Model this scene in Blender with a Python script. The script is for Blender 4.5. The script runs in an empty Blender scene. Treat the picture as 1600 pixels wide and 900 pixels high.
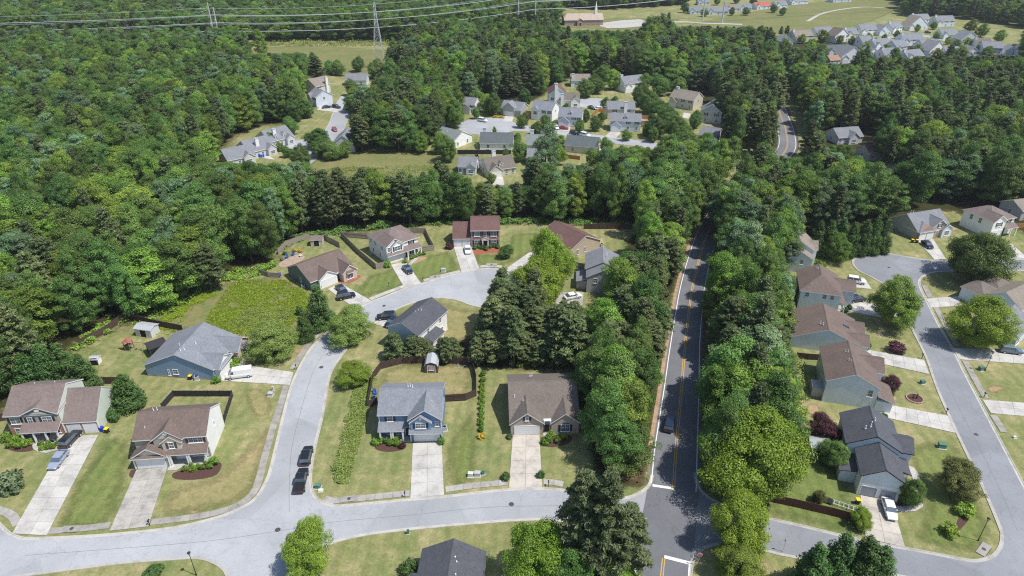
import bpy, math, random
import numpy as np
from mathutils import noise as mnoise
from mathutils import Vector
R = math.radians
sc = bpy.context.scene
col = sc.collection

# ------------------------------------------------------------------ camera, sky, sun, exposure
CAM_H, PITCH, FPX = 88.0, R(29.5), 1067.0          # height above the lots, tilt below the horizon, 24 mm lens on 36 mm
SUN_EL, SUN_AZ = R(61), R(-22)                      # the sun stands to the right and slightly behind
cd = bpy.data.cameras.new('camera'); cam = bpy.data.objects.new('camera', cd); col.objects.link(cam)
cam.location = (0, 0, CAM_H); cam.rotation_euler = (R(90) - PITCH, 0, 0)
cd.sensor_width = 36; cd.lens = 36 * FPX / 1600; cd.clip_start = 1; cd.clip_end = 9000
sc.camera = cam
w = bpy.data.worlds.new('World'); sc.world = w; w.use_nodes = True
nt = w.node_tree; bg = nt.nodes['Background']
sky = nt.nodes.new('ShaderNodeTexSky'); sky.sky_type = 'NISHITA'; sky.sun_disc = False
sky.sun_elevation = SUN_EL; sky.sun_rotation = R(90) - SUN_AZ; sky.altitude = 300
nt.links.new(sky.outputs[0], bg.inputs[0]); bg.inputs[1].default_value = 0.14
sd = bpy.data.lights.new('sun', 'SUN'); sd.energy = 5.0; sd.angle = R(0.5); sd.color = (1, 0.955, 0.88)
sun = bpy.data.objects.new('sun', sd); col.objects.link(sun)
tos = Vector((math.cos(SUN_EL) * math.cos(SUN_AZ), math.cos(SUN_EL) * math.sin(SUN_AZ), math.sin(SUN_EL)))
sun.rotation_euler = tos.to_track_quat('Z', 'Y').to_euler()
vs = sc.view_settings; vs.view_transform = 'Standard'; vs.look = 'None'; vs.exposure = 0.06; vs.gamma = 1; vs.use_curve_mapping = False
sc.cycles.max_bounces = 6; sc.cycles.diffuse_bounces = 3; sc.cycles.transmission_bounces = 3; sc.cycles.glossy_bounces = 2
sc.cycles.sample_clamp_indirect = 1.5; sc.cycles.use_denoising = False; sc.cycles.filter_width = 1.15

# ------------------------------------------------------------------ helpers
ST, CT = math.sin(PITCH), math.cos(PITCH)
def G(px, py, z=0.0):                                # survey point of the photograph -> place on the ground
    dx = (px - 800) / FPX; dv = (py - 450) / FPX
    t = (CAM_H - z) / (ST + dv * CT)
    return Vector((dx * t, (CT - dv * ST) * t, z))
def P(x, y, z):
    z -= CAM_H; d = y * CT - z * ST
    return 800 + FPX * x / d, 450 - FPX * (y * ST + z * CT) / d

def tag(o, label=None, cat=None, group=None, kind=None):
    if label: o['label'] = label
    if cat: o['category'] = cat
    if group: o['group'] = group
    if kind: o['kind'] = kind
    return o
def empty(name, loc=(0, 0, 0), rz=0.0, s=1.0):
    o = bpy.data.objects.new(name, None); col.objects.link(o)
    o.location = loc; o.rotation_euler = (0, 0, rz); o.scale = (s, s, s); o.empty_display_size = .3
    return o
def link(name, me, parent=None, loc=(0, 0, 0), rz=0.0):
    o = bpy.data.objects.new(name, me); col.objects.link(o)
    o.location = loc; o.rotation_euler = (0, 0, rz)
    if parent: o.parent = parent
    return o
class MB:
    def __init__(s): s.v = []; s.f = []; s.m = []
    def add(s, vs_, fs, m=0):
        b = len(s.v); s.v += [tuple(p) for p in vs_]
        s.f += [tuple(i + b for i in f) for f in fs]
        s.m += (list(m) if isinstance(m, (list, tuple)) else [m] * len(fs)); return s
    def box(s, x0, x1, y0, y1, z0, z1, m=0):
        return s.add([(x0,y0,z0),(x1,y0,z0),(x1,y1,z0),(x0,y1,z0),(x0,y0,z1),(x1,y0,z1),(x1,y1,z1),(x0,y1,z1)],
                     [(0,3,2,1),(4,5,6,7),(0,1,5,4),(1,2,6,5),(2,3,7,6),(3,0,4,7)], m)
    def hexa(s, p, m=0):                              # 8 corners, bottom ring then top ring
        return s.add(p, [(0,3,2,1),(4,5,6,7),(0,1,5,4),(1,2,6,5),(2,3,7,6),(3,0,4,7)], m)
    def tube(s, p, q, r0, r1=None, n=8, m=0, cap=True):
        r1 = r0 if r1 is None else r1; p = Vector(p); q = Vector(q); d = (q - p).normalized()
        a = d.orthogonal().normalized(); b = d.cross(a); vv = []
        for c, r in ((p, r0), (q, r1)):
            for k in range(n):
                t = 2 * math.pi * k / n; vv.append(c + a * (r * math.cos(t)) + b * (r * math.sin(t)))
        ff = [(k, (k+1) % n, n + (k+1) % n, n + k) for k in range(n)]
        if cap: ff += [tuple(range(n-1, -1, -1)), tuple(range(n, 2*n))]
        return s.add(vv, ff, m)
    def prism(s, poly, z0, z1, m=0):
        n = len(poly)
        return s.add([(p[0],p[1],z0) for p in poly] + [(p[0],p[1],z1) for p in poly],
                     [tuple(range(n-1,-1,-1)), tuple(range(n,2*n))] + [(i,(i+1)%n,n+(i+1)%n,n+i) for i in range(n)], m)
    def mesh(s, name, mats, smooth=False):
        me = bpy.data.meshes.new(name); me.from_pydata(s.v, [], s.f)
        for m in (mats if isinstance(mats, (list, tuple)) else [mats]): me.materials.append(m)
        if any(s.m): me.polygons.foreach_set('material_index', s.m)
        if smooth: me.polygons.foreach_set('use_smooth', [True] * len(s.f))
        me.update(); return me
    def build(s, name, mats, parent=None, loc=(0,0,0), rz=0.0, smooth=False):
        return link(name, s.mesh(name, mats, smooth), parent, loc, rz)
def catmull(pts, n=6, closed=False):
    pts = [Vector(p) for p in pts]; out = []; N = len(pts)
    for i in range(N if closed else N - 1):
        p1, p2 = pts[i], pts[(i+1) % N]
        p0 = pts[i-1] if (closed or i > 0) else p1 * 2 - p2
        p3 = pts[(i+2) % N] if (closed or i + 2 < N) else p2 * 2 - p1
        for k in range(n):
            t = k / n
            out.append(.5 * ((2*p1) + (p2-p0)*t + (2*p0-5*p1+4*p2-p3)*t*t + (3*p1-p0-3*p2+p3)*t**3))
    if not closed: out.append(pts[-1])
    return out
def GP(pts): return [G(*p) for p in pts]
def offset_line(pts, d):                              # shift a ground polyline sideways (left positive)
    out = []
    for i, p in enumerate(pts):
        a = pts[max(0, i-1)]; b = pts[min(len(pts)-1, i+1)]; t = (b - a); t.z = 0; t.normalize()
        out.append(p + Vector((-t.y, t.x, 0)) * d)
    return out

# ------------------------------------------------------------------ materials
MATS = {}
def nodes(name):
    m = bpy.data.materials.new(name); m.use_nodes = True; t = m.node_tree
    return m, t, t.nodes['Principled BSDF']
def N(t, kind, **kw):
    n = t.nodes.new('ShaderNode' + kind)
    for k, v in kw.items():
        if k in n.inputs.keys(): n.inputs[k].default_value = v
        else: setattr(n, k, v)
    return n
def rgba(c): return (c[0], c[1], c[2], 1)
def coords(t, which='Object'):
    return N(t, 'TexCoord').outputs[which]
def noise(t, co, scale, detail=3, rough=.6):
    n = N(t, 'TexNoise', Scale=scale, Detail=detail, Roughness=rough); t.links.new(co, n.inputs['Vector']); return n.outputs['Fac']
def ramp(t, fac, stops):
    n = N(t, 'ValToRGB'); e = n.color_ramp.elements
    while len(e) < len(stops): e.new(.5)
    for el, (p, c) in zip(e, stops): el.position = p; el.color = c if len(c) == 4 else rgba(c)
    t.links.new(fac, n.inputs[0]); return n.outputs[0]
def mix(t, fac, a, b, mode='MIX'):
    n = N(t, 'Mix', data_type='RGBA', blend_type=mode)
    if isinstance(fac, (int, float)): n.inputs[0].default_value = fac
    else: t.links.new(fac, n.inputs[0])
    for s_, v in ((6, a), (7, b)):
        if isinstance(v, tuple): n.inputs[s_].default_value = rgba(v)
        else: t.links.new(v, n.inputs[s_])
    return n.outputs[2]
def bump(t, bs, h, strength, dist=.05):
    n = N(t, 'Bump', Strength=strength, Distance=dist); t.links.new(h, n.inputs['Height']); t.links.new(n.outputs[0], bs.inputs['Normal'])
def sc_(c, k): return tuple(min(1, x * k) for x in c)
def plain(name, c, rough=.7, var=.12, scale=1.5, metal=0.0, spec=.3):
    if name in MATS: return MATS[name]
    m, t, b = nodes(name); co = coords(t)
    f = noise(t, co, scale, 4)
    t.links.new(ramp(t, f, [(.25, sc_(c, 1 - var)), (.75, sc_(c, 1 + var))]), b.inputs['Base Color'])
    b.inputs['Roughness'].default_value = rough; b.inputs['Metallic'].default_value = metal; b.inputs['Specular IOR Level'].default_value = spec
    MATS[name] = m; return m
def shingle(name, c):                                 # asphalt shingles: courses, mixed tabs, weathering streaks
    if name in MATS: return MATS[name]
    m, t, b = nodes(name); co = coords(t)
    mp = N(t, 'Mapping'); mp.inputs['Scale'].default_value = (1, 1, 1); t.links.new(co, mp.inputs['Vector'])
    v = N(t, 'TexVoronoi', Scale=4.2); t.links.new(mp.outputs[0], v.inputs['Vector'])
    tab = ramp(t, v.outputs['Color'], [(.15, sc_(c, .72)), (.5, c), (.85, sc_(c, 1.3))])
    big = noise(t, co, .35, 4); c2 = mix(t, .55, tab, ramp(t, big, [(.3, sc_(c, .82)), (.7, sc_(c, 1.16))]))
    z = N(t, 'SeparateXYZ'); t.links.new(co, z.inputs[0])
    wv = N(t, 'Math', operation='MULTIPLY'); wv.inputs[1].default_value = 11; t.links.new(z.outputs[2], wv.inputs[0])
    fr = N(t, 'Math', operation='FRACT'); t.links.new(wv.outputs[0], fr.inputs[0])
    c3 = mix(t, ramp(t, fr.outputs[0], [(0, (.22,.22,.22)), (.3, (0,0,0))]), c2, sc_(c, .55))
    t.links.new(c3, b.inputs['Base Color']); b.inputs['Roughness'].default_value = .9; b.inputs['Specular IOR Level'].default_value = .25
    bump(t, b, noise(t, co, 14, 2), .5, .04)
    MATS[name] = m; return m
def siding(name, c, step=.2):                         # lap boards with slightly wavy faces
    if name in MATS: return MATS[name]
    m, t, b = nodes(name); co = coords(t)
    z = N(t, 'SeparateXYZ'); t.links.new(co, z.inputs[0])
    nn = noise(t, co, .7, 2)
    wv = N(t, 'Math', operation='MULTIPLY_ADD'); wv.inputs[1].default_value = 1 / step; t.links.new(z.outputs[2], wv.inputs[0]); t.links.new(nn, wv.inputs[2])
    fr = N(t, 'Math', operation='FRACT'); t.links.new(wv.outputs[0], fr.inputs[0])
    base = ramp(t, noise(t, co, .5, 4), [(.3, sc_(c, .93)), (.7, sc_(c, 1.05))])
    t.links.new(mix(t, ramp(t, fr.outputs[0], [(0, (.4,.4,.4)), (.22, (0,0,0))]), base, sc_(c, .6)), b.inputs['Base Color'])
    b.inputs['Roughness'].default_value = .55; bump(t, b, fr.outputs[0], .35, .03)
    MATS[name] = m; return m
def brick(name, c, c2, mortar=(.45, .42, .38)):
    if name in MATS: return MATS[name]
    m, t, b = nodes(name); co = coords(t)
    mp = N(t, 'Mapping'); mp.inputs['Rotation'].default_value = (R(90), 0, 0); t.links.new(co, mp.inputs['Vector'])
    br = N(t, 'TexBrick', Scale=1.0); br.inputs['Color1'].default_value = rgba(c); br.inputs['Color2'].default_value = rgba(c2); br.inputs['Mortar'].default_value = rgba(mortar)
    br.inputs['Brick Width'].default_value = .34; br.inputs['Row Height'].default_value = .12; br.inputs['Mortar Size'].default_value = .012
    t.links.new(mp.outputs[0], br.inputs['Vector'])
    t.links.new(mix(t, .35, br.outputs[0], ramp(t, noise(t, co, 2.5, 3), [(.3, sc_(c, .7)), (.7, sc_(c2, 1.25))])), b.inputs['Base Color'])
    b.inputs['Roughness'].default_value = .85
    MATS[name] = m; return m
def concrete(name, c, stain=.35, scale=.5):
    if name in MATS: return MATS[name]
    m, t, b = nodes(name); co = N(t, 'NewGeometry').outputs['Position']
    oi = N(t, 'ObjectInfo')
    a = ramp(t, noise(t, co, scale, 6, .7), [(.3, sc_(c, 1 - stain)), (.52, c), (.8, sc_(c, 1.12))])
    f = ramp(t, noise(t, co, 7, 3), [(.3, (.86,.86,.86)), (.7, (1.08,1.08,1.08))])
    c1 = mix(t, 1.0, a, f, 'MULTIPLY')
    v = ramp(t, oi.outputs['Random'], [(0, (.9,.9,.89)), (1, (1.06,1.06,1.05))])
    t.links.new(mix(t, 1.0, c1, v, 'MULTIPLY'), b.inputs['Base Color']); b.inputs['Roughness'].default_value = .85
    bump(t, b, noise(t, co, 25, 2), .2, .01)
    MATS[name] = m; return m
def asphalt(name, c, track=.12, crack=.5):            # patchy wearing course with sealed cracks
    m, t, b = nodes(name); co = N(t, 'NewGeometry').outputs['Position']
    a = ramp(t, noise(t, co, .09, 5, .65), [(.3, sc_(c, 1 - track)), (.7, sc_(c, 1 + track))])
    f = ramp(t, noise(t, co, 5, 4, .75), [(.3, (.85,.85,.85)), (.7, (1.12,1.12,1.12))])
    c1 = mix(t, 1.0, a, f, 'MULTIPLY')
    pt = N(t, 'TexVoronoi', Scale=.055); t.links.new(co, pt.inputs['Vector'])
    c1 = mix(t, 1.0, c1, ramp(t, pt.outputs['Color'], [(.2, (.92,.92,.92)), (.8, (1.06,1.06,1.06))]), 'MULTIPLY')
    st = ramp(t, noise(t, co, .55, 7, .75), [(.52, (0,0,0)), (.72, (.7,.7,.7))])
    c1 = mix(t, st, c1, sc_(c, .78))
    v = N(t, 'TexVoronoi', feature='DISTANCE_TO_EDGE', Scale=.075); 
    wn = N(t, 'TexNoise', Scale=.5, Detail=4); t.links.new(co, wn.inputs['Vector'])
    ad = N(t, 'VectorMath', operation='MULTIPLY_ADD'); ad.inputs[1].default_value = (3,3,3); t.links.new(wn.outputs['Color'], ad.inputs[0]); t.links.new(co, ad.inputs[2])
    t.links.new(ad.outputs[0], v.inputs['Vector'])
    ck = ramp(t, v.outputs['Distance'], [(.002, (crack,)*3), (.006, (0,0,0))])
    t.links.new(mix(t, ck, c1, sc_(c, .45)), b.inputs['Base Color']); b.inputs['Roughness'].default_value = .88
    bump(t, b, noise(t, co, 30, 2), .25, .01)
    return m
def leafmat(name, dark, light, trans=.28, hue=.022, val=.34):
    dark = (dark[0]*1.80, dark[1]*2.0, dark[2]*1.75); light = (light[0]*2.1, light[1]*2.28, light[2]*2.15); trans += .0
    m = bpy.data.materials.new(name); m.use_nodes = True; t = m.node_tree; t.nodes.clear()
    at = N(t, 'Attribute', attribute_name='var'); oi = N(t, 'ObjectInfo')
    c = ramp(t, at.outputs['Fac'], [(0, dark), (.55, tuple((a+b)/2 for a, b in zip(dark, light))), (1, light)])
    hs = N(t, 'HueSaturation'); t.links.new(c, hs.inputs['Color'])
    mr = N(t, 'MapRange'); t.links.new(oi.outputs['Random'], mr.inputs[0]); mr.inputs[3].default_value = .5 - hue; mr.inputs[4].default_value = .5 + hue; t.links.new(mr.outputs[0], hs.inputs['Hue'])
    ml = N(t, 'Math', operation='MULTIPLY'); ml.inputs[1].default_value = 7.31; t.links.new(oi.outputs['Random'], ml.inputs[0])
    fr = N(t, 'Math', operation='FRACT'); t.links.new(ml.outputs[0], fr.inputs[0])
    mv = N(t, 'MapRange'); t.links.new(fr.outputs[0], mv.inputs[0]); mv.inputs[3].default_value = 1 - val; mv.inputs[4].default_value = 1 + val; t.links.new(mv.outputs[0], hs.inputs['Value'])
    d = N(t, 'BsdfDiffuse'); tr = N(t, 'BsdfTranslucent'); g = N(t, 'BsdfGlossy', Roughness=.45)
    t.links.new(hs.outputs[0], d.inputs[0]); t.links.new(hs.outputs[0], tr.inputs[0]); g.inputs[0].default_value = (.8,.85,.8,1)
    m1 = N(t, 'MixShader'); m1.inputs[0].default_value = trans; t.links.new(d.outputs[0], m1.inputs[1]); t.links.new(tr.outputs[0], m1.inputs[2])
    m2 = N(t, 'MixShader'); m2.inputs[0].default_value = .018; t.links.new(m1.outputs[0], m2.inputs[1]); t.links.new(g.outputs[0], m2.inputs[2])
    o = N(t, 'OutputMaterial'); t.links.new(m2.outputs[0], o.inputs[0]); return m
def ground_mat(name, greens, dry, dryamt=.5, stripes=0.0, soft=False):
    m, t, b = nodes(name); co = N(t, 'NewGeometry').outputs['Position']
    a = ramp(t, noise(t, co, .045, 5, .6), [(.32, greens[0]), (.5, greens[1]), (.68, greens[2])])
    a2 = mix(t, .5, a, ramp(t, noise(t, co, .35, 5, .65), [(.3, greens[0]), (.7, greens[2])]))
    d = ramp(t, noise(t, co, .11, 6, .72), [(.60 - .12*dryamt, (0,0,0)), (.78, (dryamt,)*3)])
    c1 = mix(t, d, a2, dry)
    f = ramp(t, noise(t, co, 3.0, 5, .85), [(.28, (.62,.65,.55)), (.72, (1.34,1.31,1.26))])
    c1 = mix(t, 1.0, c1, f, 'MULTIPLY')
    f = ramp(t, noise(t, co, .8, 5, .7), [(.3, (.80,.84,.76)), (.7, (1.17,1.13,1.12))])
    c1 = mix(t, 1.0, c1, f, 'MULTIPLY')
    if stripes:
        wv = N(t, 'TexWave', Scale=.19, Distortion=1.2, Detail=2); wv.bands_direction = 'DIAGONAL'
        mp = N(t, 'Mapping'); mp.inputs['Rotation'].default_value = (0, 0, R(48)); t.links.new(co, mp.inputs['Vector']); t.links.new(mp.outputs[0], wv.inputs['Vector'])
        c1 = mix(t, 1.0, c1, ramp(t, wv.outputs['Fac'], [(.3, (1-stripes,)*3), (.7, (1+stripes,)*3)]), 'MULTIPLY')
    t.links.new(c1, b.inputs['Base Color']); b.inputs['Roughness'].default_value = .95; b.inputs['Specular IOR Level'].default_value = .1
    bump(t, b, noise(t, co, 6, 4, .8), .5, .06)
    if soft:                                          # ragged border: grass thins out over the last metre or two
        at = N(t, 'Attribute', attribute_name='fade'); ad = N(t, 'Math', operation='ADD'); t.links.new(at.outputs['Fac'], ad.inputs[0]); t.links.new(noise(t, co, .7, 6, .75), ad.inputs[1])
        al = ramp(t, ad.outputs[0], [(.56, (0,0,0)), (1.22, (1,1,1))]); t.links.new(al, b.inputs['Alpha'])
    return m
M = {}
M['lawn'] = ground_mat('lawn_grass', [(.115,.172,.056),(.205,.215,.095),(.310,.280,.155)], (.46,.37,.25), .9, .05)
M['lush'] = ground_mat(soft=True, name='mown_lawn', greens=[(.120,.172,.055),(.160,.198,.068),(.210,.218,.092)], dry=(.30,.24,.14), dryamt=.35, stripes=.06)
M['drylawn'] = ground_mat('dry_lawn', [(.19,.19,.085),(.255,.235,.115),(.31,.27,.15)], (.40,.31,.20), .8, 0, True)
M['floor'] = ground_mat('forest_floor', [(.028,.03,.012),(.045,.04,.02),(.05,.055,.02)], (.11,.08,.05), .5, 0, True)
M['field'] = ground_mat('rough_field', [(.12,.165,.055),(.17,.185,.075),(.23,.205,.11)], (.27,.2,.12), .8, 0, True)
M['dirt'] = ground_mat('bare_dirt', [(.27,.19,.12),(.36,.26,.17),(.42,.31,.21)], (.5,.38,.27), .6, 0, True)
M['pinestraw'] = ground_mat('pine_straw', [(.09,.065,.04),(.15,.10,.065),(.2,.135,.09)], (.26,.19,.13), .6, 0, True)
M['mulch'] = plain('mulch_brown', (.085,.045,.036), .95, .5, 6)
M['redmulch'] = plain('mulch_red', (.30,.095,.055), .95, .35, 6)
M['road'] = asphalt('old_pale_asphalt', (.345,.358,.380), .13, .28)
M['road2'] = asphalt('grey_asphalt', (.222,.234,.258), .15, .25)
M['main'] = asphalt('dark_asphalt', (.150,.156,.172), .18, .4)
M['conc'] = concrete('concrete', (.44,.425,.395), .32)
M['conc_old'] = concrete('weathered_concrete', (.33,.31,.285), .4)
M['drive'] = concrete('driveway_concrete', (.50,.485,.46), .34, .35)
M['joint'] = plain('joint_dirt', (.16,.14,.11), .95)
M['white_paint'] = plain('road_white', (.72,.72,.70), .7, .15, 3)
M['yellow_paint'] = plain('road_yellow', (.50,.33,.09), .7, .15, 3)
M['trim'] = plain('white_trim', (.78,.78,.77), .5, .04)
M['glass'] = plain('window_glass', (.09,.12,.16), .06, .25, .8, 0, .8)
M['gdoor'] = plain('garage_white', (.74,.74,.75), .5, .05)
M['gdoor_grey'] = plain('garage_grey', (.34,.35,.40), .5, .05)
M['dark'] = plain('dark_void', (.015,.015,.018), .8)
M['door'] = plain('door_dark', (.06,.035,.03), .5)
M['metal'] = plain('galvanised', (.55,.57,.60), .45, .1, 2, .35)
M['blackmetal'] = plain('black_metal', (.02,.02,.022), .45)
M['fence'] = plain('fence_brown', (.085,.055,.045), .9, .35, 2.5)
M['fence_black'] = plain('fence_black', (.04,.037,.04), .85, .3, 2.5)
M['fence_grey'] = plain('fence_weathered', (.30,.26,.22), .9, .3, 2.5)
M['fence_orange'] = plain('fence_cedar', (.46,.22,.08), .85, .3, 2.5)
M['bark'] = plain('bark', (.09,.07,.055), .95, .4, 4)
M['pvc'] = plain('vent_white', (.75,.75,.75), .5)
# ------------------------------------------------------------------ ground, roads, kerbs, drives
def sheet(name, pts, mat, z, label=None, kind='structure', parent=None):
    me = bpy.data.meshes.new(name); me.from_pydata([(p[0], p[1], z) for p in pts], [], [tuple(range(len(pts)))])
    if me.polygons[0].normal.z < 0: me.flip_normals()
    me.materials.append(mat); o = link(name, me, parent)
    if not parent: tag(o, label, None, None, kind)
    return o
def px_sheet(name, pts, mat, z, label, n=4, kind='structure', soft=5.0):
    if mat in (M['lush'], M['drylawn'], M['field'], M['dirt'], M['pinestraw'], M['floor']):
        ring = catmull(GP(pts), n, True); X = np.array([p.x for p in ring]); Y = np.array([p.y for p in ring])
        ext = max(X.max()-X.min(), Y.max()-Y.min()); cell = max(.35, ext/70); soft = min(soft if soft > cell else cell*1.2, ext*.25)
        gx = np.arange(X.min()-cell, X.max()+2*cell, cell); gy = np.arange(Y.min()-cell, Y.max()+2*cell, cell); U, V_ = np.meshgrid(gx, gy)
        ins = np.zeros(U.shape, bool); dist = np.full(U.shape, 1e9)
        for i in range(len(ring)):
            x0, y0, x1, y1 = X[i-1], Y[i-1], X[i], Y[i]
            if abs(y1-y0) > 1e-9: ins ^= ((y0 > V_) != (y1 > V_)) & (U < (x1-x0)*(V_-y0)/(y1-y0)+x0)
            L2 = (x1-x0)**2+(y1-y0)**2+1e-9; tt = np.clip(((U-x0)*(x1-x0)+(V_-y0)*(y1-y0))/L2, 0, 1); dist = np.minimum(dist, np.hypot(U-x0-tt*(x1-x0), V_-y0-tt*(y1-y0)))
        fade = np.where(ins, np.clip(dist/soft, 0, 1), 0); h_, w_ = U.shape; ff = []
        for j in range(h_-1):
            for i in range(w_-1):
                if ins[j, i] or ins[j, i+1] or ins[j+1, i] or ins[j+1, i+1]: ff.append((j*w_+i, j*w_+i+1, (j+1)*w_+i+1, (j+1)*w_+i))
        used = sorted({v for f in ff for v in f}); ix = {v: k for k, v in enumerate(used)}; uf, vf, df = U.ravel(), V_.ravel(), fade.ravel()
        me = bpy.data.meshes.new(name); me.from_pydata([(uf[v], vf[v], z) for v in used], [], [tuple(ix[v] for v in f) for f in ff])
        at_ = me.attributes.new('fade', 'FLOAT', 'POINT'); at_.data.foreach_set('value', [float(df[v]) for v in used])
        me.materials.append(mat); return tag(link(name, me), label, None, None, kind)
    return sheet(name, catmull(GP(pts), n, True), mat, z, label, kind)
def strip(name, line, w0, w1, mat, z, label=None, parent=None):
    a = offset_line(line, w0); b = offset_line(line, w1); n = len(line)
    me = bpy.data.meshes.new(name)
    me.from_pydata([(p.x, p.y, z) for p in a] + [(p.x, p.y, z) for p in b], [], [(i, n+i, n+i+1, i+1) if w1 < w0 else (i, i+1, n+i+1, n+i) for i in range(n-1)])
    me.materials.append(mat); o = link(name, me, parent)
    if not parent: tag(o, label, None, None, 'structure')
    return o
gm = MB().add([(-5000,-3000,0),(5000,-3000,0),(5000,7000,0),(-5000,7000,0)], [(0,1,2,3)]).build('ground', M['lawn']); tag(gm, 'grass ground running under the whole neighbourhood', None, None, 'structure')

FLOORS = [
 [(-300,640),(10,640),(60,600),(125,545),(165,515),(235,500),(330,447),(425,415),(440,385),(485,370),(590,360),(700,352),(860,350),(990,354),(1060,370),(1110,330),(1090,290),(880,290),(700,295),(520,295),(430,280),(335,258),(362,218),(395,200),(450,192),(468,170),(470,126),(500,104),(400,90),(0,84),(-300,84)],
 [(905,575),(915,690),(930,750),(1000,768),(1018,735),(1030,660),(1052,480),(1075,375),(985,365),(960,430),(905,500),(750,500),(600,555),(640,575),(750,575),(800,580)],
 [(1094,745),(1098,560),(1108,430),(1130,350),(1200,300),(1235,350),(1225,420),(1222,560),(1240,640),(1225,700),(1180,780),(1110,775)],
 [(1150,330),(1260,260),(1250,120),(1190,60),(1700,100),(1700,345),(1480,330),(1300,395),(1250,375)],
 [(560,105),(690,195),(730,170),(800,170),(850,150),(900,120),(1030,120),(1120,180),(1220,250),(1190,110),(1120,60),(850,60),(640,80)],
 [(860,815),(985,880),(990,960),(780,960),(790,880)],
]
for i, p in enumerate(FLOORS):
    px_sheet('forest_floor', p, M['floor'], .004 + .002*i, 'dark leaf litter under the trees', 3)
px_sheet('lot_lawn', [(550,468),(572,432),(606,420),(655,402),(690,394),(706,392),(718,424),(690,431),(640,447)], M['lush'], .018, 'mown green lawn below the white house')
px_sheet('lot_lawn', [(748,416),(738,398),(784,393),(800,366),(856,366),(830,398),(783,418)], M['lush'], .018, 'mown green lawn beside the red brick house')
px_sheet('lot_lawn', [(85,822),(160,690),(205,690),(205,735),(170,820)], M['lush'], .018, 'greener lawn between the two western driveways')
px_sheet('lot_lawn', [(250,810),(270,760),(345,735),(420,660),(425,690),(400,765),(340,798)], M['drylawn'], .018, 'drier lawn in front of the tan gabled house')
px_sheet('lot_lawn', [(698,690),(745,640),(744,750),(700,758)], M['lush'], .018, 'greener strip right of the blue house')
px_sheet('lot_lawn', [(1160,800),(1190,780),(1240,680),(1330,700),(1335,780),(1350,838),(1260,820)], M['lush'], .018, 'green back lawn beside the dark roofed corner house', 3)
px_sheet('lot_lawn', [(1425,840),(1440,790),(1412,700),(1490,690),(1525,760),(1552,832),(1536,866),(1470,860)], M['lush'], .018, 'green front lawn of the corner lot', 3)
px_sheet('lot_lawn', [(586,600),(600,575),(650,566),(735,570),(740,612),(700,625),(588,632)], M['drylawn'], .018, 'dry fenced back lawn behind the blue house', 3)
px_sheet('lot_lawn', [(610,495),(680,470),(730,482),(790,485),(760,520),(700,545),(640,548),(600,530)], M['drylawn'], .018, 'dry lawn around the black roofed house', 3)
px_sheet('lot_lawn', [(650,836),(800,822),(850,820),(800,900),(780,930),(520,930),(510,860)], M['lawn'], .017, 'lawn south of the pale street', 3)
px_sheet('rough_field', [(235,505),(330,448),(390,436),(440,432),(485,470),(470,520),(400,530),(330,515),(280,520)], M['field'], .016, 'overgrown vacant lot between two houses')
px_sheet('rough_field', [(478,258),(520,238),(600,236),(720,238),(740,262),(700,290),(560,296),(490,280)], M['field'], .016, 'weedy meadow in front of the middle woods')
px_sheet('rough_field', [(330,92),(400,76),(500,72),(640,84),(650,112),(560,122),(430,108)], M['field'], .014, 'cleared strip under the power lines')
px_sheet('rough_field', [(1060,44),(1200,14),(1300,2),(1420,0),(1400,16),(1340,40),(1250,50),(1150,52)], M['field'], .014, 'open field beyond the woods')
px_sheet('rough_field', [(690,52),(880,44),(1000,46),(1060,30),(900,30),(700,42)], M['field'], .012, 'grass strip before the church')
px_sheet('pine_straw_bed', [(610,570),(760,566),(800,582),(905,582),(915,600),(905,560),(820,560),(640,556)], M['pinestraw'], .020, 'pine straw under the row of pines')
px_sheet('pine_straw_bed', [(910,595),(920,690),(960,748),(1005,762),(1016,735),(1000,680),(960,600)], M['pinestraw'], .020, 'pine straw beside the main road')
px_sheet('bare_soil', [(380,612),(412,608),(428,640),(398,652)], M['drylawn'], .020, 'bare worn patch on the lawn', 5)
for i, (x, y, rx, ry) in enumerate([(1555,608,18,6),(1428,622,18,9),(303,800,7,3),(470,548,16,5),(1395,622,9,6),(1490,358,13,3),(385,562,9,4),(1180,885,16,9),(1272,640,14,9)]):
    px_sheet('bare_soil', [(x + rx*math.cos(a)*random.Random(i*9+k).uniform(.7,1.2), y + ry*math.sin(a)*random.Random(i*7+k).uniform(.7,1.2)) for k, a in enumerate(np.linspace(0, 6.28, 9)[:-1])], M['dirt'], .022, 'bare worn soil patch in the grass', 4)

K_NORTH = [(-40,796),(-14,806),(0,818),(12,830),(24,837),(47,841),(128,838),(194,833),(272,824),(338,808.5),(381,791),(400,777),(411,760),(421,736),(435,678),(450.5,616),(462,585),(481,550),(496,533),(520,511),(550,488),(581,471),(600,464),(629,452),(659,443),(693,433),(720,426.7),(747,421),(768,419.5),(787,422.5),(800,431),(807,444),(806,457),(797,469),(782,476),(763,479.5),(745,479),(730,475),(715,469.5),(693,466),(672,467),(640,475),(613,487),(581,504),(556,525),(536,554),(516.6,585),(505,647),(493,698),(486.5,736),(487,760),(492,774),(503,784),(520,789),(534,790),(567,787),(641,780),(695,775.5),(789,765),(850,763),(900,768),(945,776),(975,778),(999,769.6),(1013,758),(1018,742)]
K_SOUTH = [(991,905),(989,872),(982,852),(966,838),(940,826),(900,818),(850,813),(800,814),(711,821),(637,828),(575,835.7),(535,844),(515,851),(503,862),(498,880),(495,915)]
K_ISLAND = [(362,925),(356,905),(349,891),(334,880),(311,873),(284,873.4),(194,880),(134,887.4),(60,897),(-20,908)]
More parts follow.
